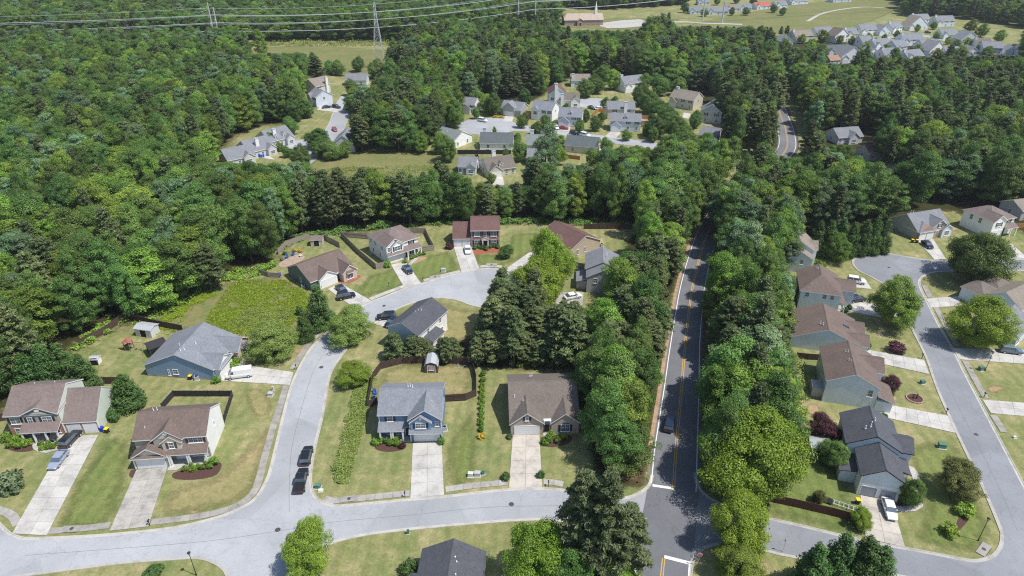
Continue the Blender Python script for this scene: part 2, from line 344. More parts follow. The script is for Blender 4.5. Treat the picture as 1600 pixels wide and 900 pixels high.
n1 = catmull(GP(K_NORTH), 4); n2 = catmull(GP(K_SOUTH), 4); n3 = catmull(GP(K_ISLAND), 4)
sheet('street', n1 + [G(1040,770), G(1030,905)] + n2 + [G(430,960)] + n3 + [G(-150,925), G(-150,790)], M['road'], .026, 'pale grey residential street with a turning circle')
K_E = [(1086,738),(1091,758),(1101,772),(1118,783),(1150,795),(1189,807),(1239,818),(1297,832),(1355,845.4),(1418,857),(1472,867),(1512,875),(1532,874.5),(1550,868),(1561,855),(1564,840),(1561,824),(1534,760),(1495,678),(1464,608),(1447,560),(1430,525),(1417,500),(1404,472),(1385,448),(1359,432),(1341,423),(1332,411),(1338,401.5),(1357,396.7),(1387,396),(1420,401.7),(1460,406.7),(1520,407),(1600,405),(1670,404)]
K_F = [(1670,424),(1600,423),(1557,423),(1500,424),(1466,425),(1446,430),(1437,440),(1440,453),(1447,467),(1467,507),(1490,547),(1511,589),(1550,663),(1589,737),(1620,796),(1700,940)]
K_E2 = [(1470,914),(1400,900),(1300,882),(1239,871),(1218,867),(1190,860),(1140,850),(1110,854),(1093,863),(1083,878),(1079,905)]
e1 = catmull(GP(K_E), 4); e2 = catmull(GP(K_F), 4); e3 = catmull(GP(K_E2), 4)
sheet('street', e1 + e2 + [G(1560,960)] + e3 + [G(1045,905), G(1050,750)], M['road2'], .024, 'grey residential street with a turning circle on the east side')
def kerb(line, label, flip=False):
    prof = [(-.42,.034),(-.04,.036),(.02,.11),(.17,.115),(.19,-.02)]
    rows = [offset_line(line, d) for d, z in prof]; n = len(line); mb = MB()
    vv = [(p.x, p.y, prof[k][1]) for k, r in enumerate(rows) for p in r]
    ff = [((k)*n+i, (k)*n+i+1, (k+1)*n+i+1, (k+1)*n+i) for k in range(len(prof)-1) for i in range(n-1)]
    return tag(mb.add(vv, ff).build('kerb', M['conc']), label, None, None, 'structure')
kerb(n1, 'concrete kerb round the turning circle street'); kerb(n2, 'concrete kerb south of the pale street'); kerb(n3, 'concrete kerb of the grass corner')
kerb(e1, 'concrete kerb along the east lots'); kerb(e2, 'concrete kerb on the far side of the east street'); kerb(e3, 'concrete kerb south of the east side street')

mc = catmull(GP([(1028,960),(1033,915),(1037,873),(1052,762),(1056,705),(1065,608),(1069.5,550),(1075.5,494),(1083,444),(1097,390),(1112,352),(1136,315),(1168,285),(1205,258),(1229,232),(1228,205),(1222,186),(1212,162),(1196,138),(1172,115),(1140,95)]), 6)
def mw(y): return float(np.interp(y, [60, 95, 130, 155, 210, 280, 400], [3.9, 3.8, 3.2, 3.0, 3.1, 3.3, 3.3]))
def var_strip(line, k0, a0, k1, a1):                  # sideways distances k*halfwidth + a
    l = []; r = []
    for i, p in enumerate(line):
        t = line[min(i+1, len(line)-1)] - line[max(i-1, 0)]; t.z = 0; t.normalize(); nrm = Vector((-t.y, t.x, 0)); h = mw(p.y)
        l.append(p + nrm*(k0*h + a0)); r.append(p + nrm*(k1*h + a1))
    return l, r
def vstrip(name, line, k0, a0, k1, a1, mat, z, label=None, parent=None):
    l, r = var_strip(line, k0, a0, k1, a1); n = len(line); me = bpy.data.meshes.new(name)
    me.from_pydata([(p.x, p.y, z) for p in l + r], [], [(i, n+i, n+i+1, i+1) for i in range(n-1)]); me.materials.append(mat)
    if me.polygons[0].normal.z < 0: me.flip_normals()
    o = link(name, me, parent)
    if not parent: tag(o, label, None, None, 'structure')
    return o
vstrip('road_shoulder', [p for p in mc if 92 < p.y < 215], 1, 1.25, 1, .2, plain('shoulder_dirt', (.36,.25,.16), .95, .35, .8), .020, 'orange dirt shoulder left of the main road')
vstrip('road_shoulder', [p for p in mc if p.y > 92], -1, -.2, -1, -1.3, plain('shoulder_litter', (.12,.09,.06), .95, .4, .8), .020, 'leaf litter shoulder along the main road')
for pts, l in (([(40,868),(200,856),(330,845),(440,829),(520,816),(640,805),(760,793),(880,790)], 'dark sealed seam along the pale street'), ([(452,800),(452,760),(456,700),(468,650),(478,615),(492,575),(515,540)], 'dark sealed seam along the circle street'), ([(1590,830),(1560,760),(1520,680),(1480,600),(1462,555)], 'dark sealed seam along the east street')):
    strip('road_seam', catmull(GP(pts), 8), .035, -.035, plain('seam_tar', (.17,.175,.18), .9), .030 if pts[0][0] < 1000 else .028, l)
road = vstrip('road', mc, 1, .45, -1, -.45, M['main'], .032, 'dark two lane main road between the trees')
up = [p for p in mc if p.y > G(1052,764).y]; dn = [p for p in mc if p.y < G(1037,872).y]
for seg in (up, dn):
    vstrip('yellow_line', seg, 0, .26, 0, .10, M['yellow_paint'], .040, None, road)
    vstrip('yellow_line', seg, 0, -.10, 0, -.26, M['yellow_paint'], .040, None, road)
    vstrip('edge_line', seg, 1, .08, 1, -.10, M['white_paint'], .040, None, road)
    vstrip('edge_line', seg, -1, .10, -1, -.08, M['white_paint'], .040, None, road)
def bar(a, b, wd, name, mat, parent):
    p, q = G(*a), G(*b); d = (q - p).normalized(); nn = Vector((-d.y, d.x, 0)) * wd / 2
    sheet(name, [p - nn, q - nn, q + nn, p + nn], mat, .044, parent=parent)
bar((1019.5,758.5), (1053,763.5), .55, 'stop_line', M['white_paint'], road)
bar((1038,870), (1079,880.5), .6, 'stop_line', M['white_paint'], road)

# middle distance streets
def street(name, pts, wd, label, mat='road', z=.02, bulbs=()):
    line = catmull(GP(pts), 6)
    o = strip(name, line, wd/2, -wd/2, M[mat], z, label)
    for s_ in (1, -1):
        ln = offset_line(line, s_*wd/2); strip('kerb_strip', ln, s_*.35, 0, M['conc'], z + .012, None, o)
    for (x, y, rad) in bulbs:
        c = G(x, y); sheet('turning_circle', [(c.x + rad*math.cos(a), c.y + rad*math.sin(a)) for a in np.linspace(0, 2*math.pi, 33)[:-1]], M[mat], z - .006, parent=o)
    return o
street('street', [(755,198),(800,200),(860,203),(905,211),(950,218),(990,223),(1030,229),(1080,240),(1120,251),(1150,262)], 7.5, 'pale street with parked cars among the middle houses', bulbs=((762,197,13.5),))
street('street', [(925,160),(945,166),(975,178),(1010,196)], 6.5, 'short pale side street behind the middle houses', z=.012, bulbs=((928,161,10),))
street('street', [(545,150),(537,165),(528,192),(515,214),(495,235),(470,255)], 7.5, 'pale street by the grey roofed houses in the wood', bulbs=((470,226,7),))
street('street', [(1275,84),(1300,84),(1335,90),(1370,82),(1410,66),(1440,56),(1490,66),(1510,80)], 7.5, 'pale street winding through the far houses', z=.016)
street('street', [(1345,66),(1385,60),(1440,52)], 7, 'pale back street of the far houses', z=.010)
street('dirt_track', [(1262,33),(1285,21),(1319,14),(1352,11),(1389,12.6)], 2.2, 'pale dirt track curving over the open field', 'conc', .024)
street('dirt_track', [(1000,38),(1060,34),(1100,36),(1160,38)], 5, 'sandy track under the power lines', 'conc', .024)
px_sheet('parking_lot', [(940,36),(1000,30),(1010,40),(950,44)], M['conc'], .02, 'pale parking lot beside the church', 2)

# driveways: cast slabs with open joints
def slabs(name, q, n, m, mat, label, z0=.045, th=.05, gap=.03):
    a, b, c, d = [G(*p) for p in q]                   # house left, house right, street right, street left
    base = sheet(name, [a, b, c, d], M['joint'], z0 - .006, label)
    def pt(u, v): return (a*(1-u) + b*u)*(1-v) + (d*(1-u) + c*u)*v
    for j in range(n):
        for i in range(m):
            u0, u1, v0, v1 = i/m, (i+1)/m, j/n, (j+1)/n
            p = [pt(u0,v0), pt(u1,v0), pt(u1,v1), pt(u0,v1)]; ce = (p[0]+p[1]+p[2]+p[3])/4
            loc = []
            for x in p:
                dd = x - ce; L = dd.length; loc.append(dd * (1 - gap*.9/max(L, .2)))
            mb = MB(); mb.hexa([(v.x, v.y, 0) for v in loc] + [(v.x, v.y, th) for v in loc])
            mb.build('slab', mat, base, (ce.x, ce.y, z0 - .002 + random.Random(j*7+i).uniform(0, .006)))
    return base
DR = M['drive']
slabs('driveway', [(106,682),(154,679.5),(73,837),(19,834)], 9, 2, DR, 'long pale concrete driveway of the brick fronted house')
slabs('driveway', [(213,735),(262,730),(232,823),(171,830)], 5, 2, concrete('driveway_stained', (.40,.38,.35), .45, .5), 'stained grey concrete driveway of the tan gabled house')
slabs('driveway', [(341,595),(357,567),(459,582),(453,602)], 6, 2, DR, 'pale concrete driveway with the white van')
slabs('driveway', [(645,693),(690,690.5),(694,774),(641,779)], 4, 2, DR, 'pale concrete driveway of the blue two storey house')
slabs('driveway', [(801,680),(843,679.5),(847,762),(795,764)], 4, 2, concrete('driveway_tan', (.50,.46,.41), .35, .4), 'stained concrete driveway of the tan brick house')
slabs('driveway', [(611,414),(634,409),(658,443),(633,452)], 4, 2, DR, 'pale driveway of the white two storey house')
slabs('driveway', [(709,386),(736,385),(749,420),(721,426)], 4, 2, DR, 'pale driveway of the red brick house')
slabs('driveway', [(828,394),(842,398),(803,428),(788,422)], 4, 2, DR, 'pale driveway running under the big round tree')
slabs('driveway', [(512,452),(532,443),(580,470),(556,483)], 4, 2, DR, 'pale driveway behind the willow tree')
slabs('driveway', [(620,498),(609,513),(582,506),(597,495)], 2, 2, DR, 'short pale driveway of the black roofed house')
slabs('driveway', [(912,457),(910,478),(868,482),(870,457)], 3, 2, concrete('driveway_stained', (.4,.38,.35)), 'driveway of the grey house under the pines')
slabs('driveway', [(1330,433),(1330,449),(1362,452),(1350,434)], 2, 2, DR, 'short driveway with the white car')
slabs('driveway', [(1318,462),(1314,484),(1421,506),(1409,486)], 4, 2, DR, 'driveway under the round tree by the street')
slabs('driveway', [(1346,545),(1342,561),(1452,585),(1444,563)], 6, 2, DR, 'driveway of the brown roofed ranch house')
slabs('driveway', [(1384,632),(1380,652),(1493,677),(1481,650)], 6, 2, DR, 'driveway below the round planting ring')
slabs('driveway', [(1344,774),(1393,784),(1414,855),(1352,842)], 4, 2, concrete('driveway_tan', (.5,.46,.41)), 'driveway with the white sedan on the corner lot')
slabs('driveway', [(1499,463),(1501,478),(1454,481),(1448,467)], 3, 2, DR, 'short driveway across the east street')
slabs('driveway', [(1605,548),(1605,569),(1499,562),(1489,544)], 5, 2, DR, 'driveway with the blue grey car')
slabs('driveway', [(1605,630),(1605,651),(1548,646),(1535,625)], 3, 2, DR, 'driveway at the east edge of the view')
slabs('driveway', [(1434,377),(1458,374),(1478,405),(1460,406)], 4, 2, DR, 'driveway with the dark blue car')
slabs('driveway', [(1566,383),(1580,381),(1606,404),(1575,405)], 3, 2, DR, 'driveway right of the large dark tree')
for q, l in (([(768,278),(786,277),(788,290),(770,290)], 'driveway of the small tan house'), ([(790,181),(803,182.5),(800,191),(785,190)], 'driveway of the grey gabled house at the circle'),
             ([(876,198),(891,199),(890,206),(874,205)], 'driveway with the white and red cars'), ([(954,206),(971,206.5),(962,217),(944,214)], 'driveway of the pale house with one garage'),
             ([(938,240),(948,243),(946,228),(937,226)], 'white driveway beside the dark green roof'), ([(378,238),(398,246),(430,250),(415,240)], 'driveway with the bright blue car'),
             ([(495,172),(502,163),(532,168),(528,176)], 'driveway of the twin houses in the wood'), ([(1068,176),(1079,178),(1078,186),(1066,184)], 'driveway of the white house by the pines')):
    slabs('driveway', q, 2, 1, DR, l)
px_sheet('driveway', [(1378,230),(1385,233),(1400,258),(1393,280),(1380,262),(1384,248)], M['conc'], .03, 'pale driveway among the trees right of the main road', 2)

# sidewalks: one slab after the other
def sidewalk(pts, wd, mat, label, step=1.5):
    line = catmull(GP(pts), 8); root = strip('sidewalk', line, wd/2, -wd/2, M['joint'], .036, label)
    L = [0]
    for a, b in zip(line, line[1:]): L.append(L[-1] + (b - a).length)
    k = max(1, round(L[-1] / step))
    def at(s):
        i = max(j for j in range(len(L)) if L[j] <= s + 1e-6); i = min(i, len(line)-2); f = (s - L[i]) / max(1e-6, L[i+1]-L[i])
        return line[i].lerp(line[i+1], f), (line[i+1] - line[i]).normalized()
    for j in range(k):
        (p, d0), (q, d1) = at(L[-1]*j/k), at(L[-1]*(j+1)/k); c = (p + q)/2; e = (q - p).normalized()*.015
        n0 = Vector((-d0.y, d0.x, 0))*wd/2; n1_ = Vector((-d1.y, d1.x, 0))*wd/2
        cs = [p + e - n0 - c, q - e - n1_ - c, q - e + n1_ - c, p + e + n0 - c]
        MB().hexa([(v.x, v.y, 0) for v in cs] + [(v.x, v.y, .05) for v in cs]).build('slab', mat, root, (c.x, c.y, .04))
CO = M['conc']; OLD = M['conc_old']
sidewalk([(-10,795),(8,800),(20,807),(28,820)], 1.4, concrete('sidewalk_grey', (.37,.355,.33), .35), 'short concrete sidewalk at the west edge')
sidewalk([(76,830),(120,827),(172,821)], 1.3, OLD, 'weathered sidewalk between the two western driveways')
sidewalk([(236,816),(290,810),(335,802),(372,790),(395,772),(404,752),(415,710),(426,670),(437,637),(447,603)], 1.3, OLD, 'weathered sidewalk turning up the circle street')
sidewalk([(507,779),(520,783),(545,781),(590,776),(640,771)], 1.3, concrete('sidewalk_grey', (.37,.355,.33), .35), 'sidewalk left of the blue house driveway')
sidewalk([(696,765),(740,759),(793,754)], 1.3, concrete('sidewalk_grey', (.37,.355,.33), .35), 'sidewalk right of the blue house driveway')
sidewalk([(849,753),(862,753.5),(880,757)], 1.3, concrete('sidewalk_grey', (.37,.355,.33), .35), 'sidewalk stub beside the tan brick house')
sidewalk([(457,577),(470,556),(484,535),(505,516),(522,503)], 1.3, OLD, 'weathered sidewalk west of the circle street')
sidewalk([(578,468),(600,459),(632,447)], 1.3, CO, 'sidewalk left of the white house driveway')
sidewalk([(662,439),(690,431),(719,424)], 1.3, CO, 'sidewalk right of the white house driveway')
sidewalk([(750,417),(766,415.5),(784,417)], 1.3, CO, 'curved sidewalk at the head of the turning circle')
sidewalk([(1444,446),(1454,466)], 1.3, OLD, 'weathered sidewalk in the shade of the large tree')
sidewalk([(1462,480),(1475,504),(1495,541)], 1.3, OLD, 'weathered sidewalk beside the pale round tree')
sidewalk([(1508,564),(1524,594),(1540,622)], 1.3, OLD, 'weathered sidewalk beside the street lamp')
sidewalk([(1552,649),(1569,676)], 1.3, OLD, 'weathered sidewalk stub at the east edge')
sidewalk([(1410,728),(1425,733),(1432,750),(1434,770),(1438,785),(1425,795),(1400,795)], 1.2, CO, 'curved pale path round the corner house front')
sidewalk([(103,694),(80,704),(60,702),(56,692)], 1.2, CO, 'curved front path of the brick fronted house')
sidewalk([(263,732),(280,731),(288,724)], 1.1, CO, 'short front path of the tan gabled house')
sidewalk([(394,552),(385,560),(372,568),(362,572)], 1.3, CO, 'front path behind the clipped hedge')
sidewalk([(640,414),(648,406),(652,402)], 1.1, CO, 'short front path of the white house')
# ------------------------------------------------------------------ houses
class House:
    def __init__(s, name, label, A, B=None, ang=None, group=None, cat='house', world=False):
        a = Vector((A[0], A[1], 0)) if world else G(*A)
        if B is not None:
            b = G(*B); d = b - a; ang = math.degrees(math.atan2(d.y, d.x)); s.W = d.length
        s.o = empty(name, a, R(ang)); tag(s.o, label, cat, group)
    def wall(s, x0, x1, y0, y1, z1, mat, gable=None, pitch=.5, z0=0.0, name='wall'):
        mb = MB()
        if gable is None: mb.box(x0, x1, y0, y1, z0, z1)
        elif gable == 'x':
            yc = (y0+y1)/2; zr = z1 + (y1-y0)/2*pitch
            mb.add([(x0,y0,z0),(x0,y1,z0),(x0,y1,z1),(x0,yc,zr),(x0,y0,z1),(x1,y0,z0),(x1,y1,z0),(x1,y1,z1),(x1,yc,zr),(x1,y0,z1)],
                   [(0,4,3,2,1),(5,6,7,8,9),(0,5,9,4),(6,1,2,7),(4,9,8,3),(3,8,7,2),(0,1,6,5)])
        else:
            xc = (x0+x1)/2; zr = z1 + (x1-x0)/2*pitch
            mb.add([(x0,y0,z0),(x1,y0,z0),(x1,y0,z1),(xc,y0,zr),(x0,y0,z1),(x0,y1,z0),(x1,y1,z0),(x1,y1,z1),(xc,y1,zr),(x0,y1,z1)],
                   [(0,1,2,3,4),(5,9,8,7,6),(0,4,9,5),(1,6,7,2),(2,7,8,3),(3,8,9,4),(0,5,6,1)])
        return mb.build(name, mat, s.o)
    def roof(s, x0, x1, y0, y1, z, mat, axis='x', pitch=.5, oh=.4, hip0=False, hip1=False, t=.2, ohe=None, edge=None):
        ohe = oh if ohe is None else ohe             # overhang at the gable ends
        sw = axis == 'y'
        if sw: x0, x1, y0, y1 = y0, y1, x0, x1
        hw = (y1-y0)/2 + oh; yc = (y0+y1)/2; ze = z - oh*pitch; zr = ze + hw*pitch
        X0 = x0 - (oh if hip0 else ohe); X1 = x1 + (oh if hip1 else ohe); Y0 = y0-oh; Y1 = y1+oh
        rx0 = X0 + (min(hw, (X1-X0)/2) if hip0 else 0); rx1 = X1 - (min(hw, (X1-X0)/2) if hip1 else 0)
        top = [(X0,Y0,ze),(X1,Y0,ze),(X1,Y1,ze),(X0,Y1,ze),(rx0,yc,zr),(rx1,yc,zr)]
        vv = [(a,b,c+t) for a,b,c in top] + [(a,b,c) for a,b,c in top]
        if sw: vv = [(b,a,c) for a,b,c in vv]
        faces = [(0,1,5,4),(2,3,4,5)]
        if hip0: faces.append((3,0,4))
        if hip1: faces.append((1,2,5))
        per = [(0,1)] + ([(1,2)] if hip1 else [(1,5),(5,2)]) + [(2,3)] + ([(3,0)] if hip0 else [(3,4),(4,0)])
        fl = [0]*len(faces); full = faces + [tuple(i+6 for i in reversed(f)) for f in faces]; fl = fl + [1]*len(faces)
        for a, b in per: full.append((b, a, a+6, b+6)); fl.append(1)
        if sw: full = [tuple(reversed(f)) for f in full]
        r = MB().add(vv, full, fl).build('roof', [mat, edge or M['trim']], s.o)
        if axis == 'x' or True:                       # ridge cap
            a = Vector((rx0,yc,zr+t)); b = Vector((rx1,yc,zr+t))
            if sw: a = Vector((a.y,a.x,a.z)); b = Vector((b.y,b.x,b.z))
            if (b-a).length > .5:
                d = (b-a).normalized(); nn = Vector((-d.y,d.x,0))*.16; dn = Vector((0,0,.16*pitch))
                up_ = Vector((0,0,.03))
                MB().add([a-nn-dn+up_, b-nn-dn+up_, b+up_*1.3, a+up_*1.3, a+nn-dn+up_, b+nn-dn+up_], [(0,1,2,3),(3,2,5,4)]).build('ridge_cap', mat, r)
        return r
    def shed_roof(s, x0, x1, y0, y1, zlow, zhigh, mat, low='y0', t=.16, edge=None):
        h = {'y0': (zlow,zlow,zhigh,zhigh), 'y1': (zhigh,zhigh,zlow,zlow), 'x0': (zlow,zhigh,zhigh,zlow), 'x1': (zhigh,zlow,zlow,zhigh)}[low]
        c = [(x0,y0),(x1,y0),(x1,y1),(x0,y1)]
        return MB().add([(p[0],p[1],z) for p, z in zip(c,h)] + [(p[0],p[1],z+t) for p, z in zip(c,h)], [(0,3,2,1),(4,5,6,7),(0,1,5,4),(1,2,6,5),(2,3,7,6),(3,0,4,7)], [1,0,1,1,1,1]).build('porch_roof', [mat, edge or M['trim']], s.o)
    def T(s, face, c):
        return {'F': lambda u,d,z: (u,c-d,z), 'B': lambda u,d,z: (u,c+d,z), 'L': lambda u,d,z: (c-d,u,z), 'R': lambda u,d,z: (c+d,u,z)}[face]
    def fbox(s, mb, T, u0, u1, d0, d1, z0, z1, m=0):
        return mb.hexa([T(u0,d1,z0),T(u1,d1,z0),T(u1,d0,z0),T(u0,d0,z0),T(u0,d1,z1),T(u1,d1,z1),T(u1,d0,z1),T(u0,d0,z1)], m)
    def window(s, face, c, u, z, w=1.0, h=1.5, n=1, shut=None, frame=None, arch=False):
        T = s.T(face, c); W = w*n; mb = MB(); f = .065
        s.fbox(mb,T,u-W/2-f,u+W/2+f,.004,.08,z-f,z); s.fbox(mb,T,u-W/2-f,u+W/2+f,.004,.08,z+h,z+h+f)
        for k in range(n+1): x = u-W/2+k*w; s.fbox(mb,T,x-f*.5,x+f*.5,.004,.075,z,z+h)
        for k in range(n): x = u-W/2+k*w; s.fbox(mb,T,x+f*.7,x+w-f*.7,.004,.06,z+h/2-.025,z+h/2+.025); s.fbox(mb,T,x+w/2-.012,x+w/2+.012,.004,.055,z,z+h)
        s.fbox(mb,T,u-W/2-.14,u+W/2+.14,.004,.14,z-f-.07,z-f)
        o = mb.build('window', frame or M['trim'], s.o)
        if arch:
            a = [(u + W/2*math.cos(t), z+h+f+ W/2*.55*math.sin(t)) for t in np.linspace(0, math.pi, 9)]
            MB().add([T(p,.03,q) for p,q in a], [tuple(range(len(a)))]).build('pane', M['glass'], o)
        for k in range(n):
            x = u-W/2+k*w; g = MB(); s.fbox(g,T,x+.05,x+w-.05,.003,.03,z,z+h/2); s.fbox(g,T,x+.05,x+w-.05,.003,.03,z+h/2,z+h) ; g.build('pane', M['glass'], o)
        if shut:
            for sgn in (-1,1):
                g = MB(); x = u+sgn*(W/2+f+.24); s.fbox(g,T,x-.2,x+.2,.004,.05,z-.03,z+h+.03); g.build('shutter', shut, s.o)
        return o
    def garage(s, face, c, u0, u1, h=2.15, mat=None):
        T = s.T(face, c); mb = MB()
        for k in range(4): s.fbox(mb,T,u0,u1,.004,.045,h*k/4+.015,h*(k+1)/4-.015)
        s.fbox(mb,T,u0+.02,u1-.02,.003,.025,0.02,h)
        o = mb.build('garage_door', mat or M['gdoor'], s.o)
        g = MB(); s.fbox(g,T,u0-.12,u0-.01,.004,.07,0,h+.12); s.fbox(g,T,u1+.01,u1+.12,.004,.07,0,h+.12); s.fbox(g,T,u0-.01,u1+.01,.004,.07,h+.01,h+.12); g.build('door_frame', M['trim'], o)
        return o
    def door(s, face, c, u, w=1.0, h=2.1, mat=None, z=0.05):
        T = s.T(face, c); mb = MB(); s.fbox(mb,T,u-w/2,u+w/2,.004,.05,z,z+h); o = mb.build('door', mat or M['door'], s.o)
        g = MB(); s.fbox(g,T,u-w/2-.12,u-w/2-.01,.004,.07,z,z+h+.12); s.fbox(g,T,u+w/2+.01,u+w/2+.12,.004,.07,z,z+h+.12); s.fbox(g,T,u-w/2-.01,u+w/2+.01,.004,.07,z+h+.01,z+h+.12); g.build('door_frame', M['trim'], o)
        k = MB(); s.fbox(k,T,u+w*.36,u+w*.42,.05,.11,z+1,z+1.07); k.build('handle', M['metal'], o)
    def posts(s, pts, z, r=.13, mat=None):
        for x, y in pts: MB().box(x-r,x+r,y-r,y+r,0,z).box(x-r*1.4,x+r*1.4,y-r*1.4,y+r*1.4,0,.25).build('porch_post', mat or M['trim'], s.o)
    def deck(s, x0, x1, y0, y1, z=.12, name='porch_floor', mat=None):
        MB().box(x0,x1,y0,y1,0.01,z).build(name, mat or M['conc'], s.o)
    def corner(s, pts, z):                            # white corner boards
        for x, y in pts: MB().box(x-.09,x+.09,y-.09,y+.09,.02,z-.02).build('corner_board', M['trim'], s.o)
    def louvre(s, face, c, u, z, w=.5, h=.5, rnd=True, mat=None):
        T = s.T(face, c); n = 12 if rnd else 4
        a = [(u + w/2*math.cos(t+.785), z + h/2*math.sin(t+.785)) for t in np.linspace(0, 2*math.pi, n+1)[:-1]]
        MB().add([T(p,.005,q) for p,q in a] + [T(p,.06,q) for p,q in a], [tuple(range(n,2*n))] + [(i,(i+1)%n,n+(i+1)%n,n+i) for i in range(n)]).build('gable_vent', mat or M['trim'], s.o)
    def vents(s, pts, r=.07, h=.5):
        for x, y, z in pts: MB().tube((x,y,z-.3),(x,y,z+h),r,r,6).tube((x,y,z-.15),(x,y,z+.12),r*2.2,r*1.1,6).build('vent_pipe', M['pvc'], s.o)
    def chimney(s, x0, x1, y0, y1, z, mat=None):
        c = MB().box(x0,x1,y0,y1,0.02,z).build('chimney', mat or M['trim'], s.o)
        MB().box(x0-.1,x1+.1,y0-.1,y1+.1,z,z+.12).build('chimney_cap', M['metal'], c)
def steps_ac(px, py, label):                          # outdoor air conditioner on a pad
    p = G(px, py); o = empty('air_conditioner', p, .3); tag(o, label, 'air conditioner')
    MB().box(-.6,.6,-.6,.6,0,.06).build('pad', M['conc'], o)
    b = MB().box(-.42,.42,-.42,.42,.062,.85).box(-.45,.45,-.45,.45,.85,.9).build('housing', plain('ac_grey', (.42,.43,.44), .5), o)
    MB().tube((0,0,.901),(0,0,.93),.34,.34,16).build('fan_grille', M['blackmetal'], o)

mauve = shingle('shingle_mauve', (.190,.152,.142)); brownr = shingle('shingle_brown', (.155,.118,.104)); greyr = shingle('shingle_grey', (.205,.220,.248))
greyl = shingle('shingle_light_grey', (.200,.210,.232)); blackr = shingle('shingle_black', (.085,.09,.105)); redr = shingle('shingle_red_brown', (.150,.088,.080))
taupe = shingle('shingle_taupe', (.165,.142,.125)); tan = shingle('shingle_tan', (.235,.205,.175)); greenr = shingle('shingle_green_grey', (.19,.22,.215)); darkgreen = shingle('shingle_dark_green', (.105,.125,.13))
sh_dark = plain('shutter_dark', (.035,.035,.045), .6); sh_brown = plain('shutter_brown', (.11,.06,.05), .6); sh_navy = plain('shutter_navy', (.02,.04,.08), .6)
s_white = siding('siding_white', (.86,.86,.85)); s_cream = siding('siding_cream', (.60,.57,.48)); s_taupe = siding('siding_taupe', (.38,.36,.32)); s_mint = siding('siding_pale_green', (.62,.68,.60))
s_blue = siding('siding_blue', (.22,.33,.50)); s_blue2 = siding('siding_mid_blue', (.13,.22,.40)); s_pale = siding('siding_pale_blue', (.64,.70,.78)); s_teal = siding('siding_dark_teal', (.12,.16,.165)); s_slate = siding('siding_slate', (.10,.13,.16))
s_tan = siding('siding_tan', (.50,.41,.33)); s_grey = siding('siding_grey', (.42,.42,.42)); s_sage = siding('siding_sage', (.38,.40,.37)); s_lightgrey = siding('siding_light_grey', (.60,.61,.62)); s_bluegrey = siding('siding_blue_grey', (.33,.43,.53))
b_red = brick('brick_red', (.33,.15,.10), (.40,.21,.14)); b_tan = brick('brick_tan', (.36,.30,.26), (.43,.36,.31)); b_pink = brick('brick_pink', (.52,.40,.36), (.60,.47,.42)); b_brown = brick('brick_brown', (.30,.19,.16), (.38,.25,.21))

# brick fronted house, far west
h = House('house', 'mauve roofed house with brick front, green pediment and white porch posts', (22,684), (157,676))
h.wall(0,9.5,0,10,2.7,b_red,name='brick_wall'); h.wall(.02,9.48,.02,9.98,5.4,s_taupe,'x',.56,2.7); h.wall(9.55,15.6,.25,9.9,2.9,s_mint,'x',.84)
MB().add([(9.49,0.1,5.4),(9.49,9.9,5.4),(9.49,5,8.1),(9.515,0.1,5.4),(9.515,9.9,5.4),(9.515,5,8.1)],[(0,2,1),(3,4,5),(0,1,4,3),(1,2,5,4),(2,0,3,5)]).build('gable_panel', s_mint, h.o)
MB().box(9.484,9.52,0.1,9.9,2.8,5.4).build('side_siding', s_mint, h.o)
h.roof(0,9.5,0,10,5.4,mauve,'x',.56,.35,ohe=.12); h.roof(9.6,15.6,.25,9.9,2.9,mauve,'x',.84,.3,ohe=.1)
h.wall(3.1,9.4,-.35,3,5.35,s_slate,'y',.5,4.9,'pediment'); h.roof(3.1,9.4,-.3,4.6,5.4,mauve,'y',.5,.25,ohe=.2); h.wall(3.15,9.35,-.3,.1,4.88,s_taupe,None,z0=3.5,name='bay_wall')
MB().add([(4.6,-.37,5.5),(7.9,-.37,5.5),(6.25,-.37,6.25)],[(0,1,2)]).build('pediment_panel', s_cream, h.o); h.louvre('F',-.37,6.25,6.35,.9,.6)
h.shed_roof(2.9,9.7,-2.3,-.25,2.65,3.55,mauve); h.deck(3,9.6,-2.2,0); h.posts([(3.2,-2.05),(5.2,-2.05),(7.3,-2.05),(9.4,-2.05)],2.68)
h.window('F',.0,1.6,3.3,.85,1.4,2,sh_dark); h.window('F',-.3,4.4,3.6,.85,1.15,1,sh_dark); h.window('F',-.3,7.4,3.6,.85,1.15,2,sh_dark); h.window('F',0,1.7,.7,.85,1.4,2)
h.window('F',0,4.4,.7,.9,1.5); h.door('F',0,6.2); h.window('F',0,8.2,.7,.9,1.5)
MB().box(9.62,15.55,.12,.25,0,2.75).build('brick_front', b_brown, h.o); h.garage('F',.12,10.1,12.3); h.garage('F',.12,13.0,15.2); h.corner([(9.55,-.02),(15.6,.24)],2.9)
h.vents([(3,6.5,7.3),(6.5,6.8,7.2)])

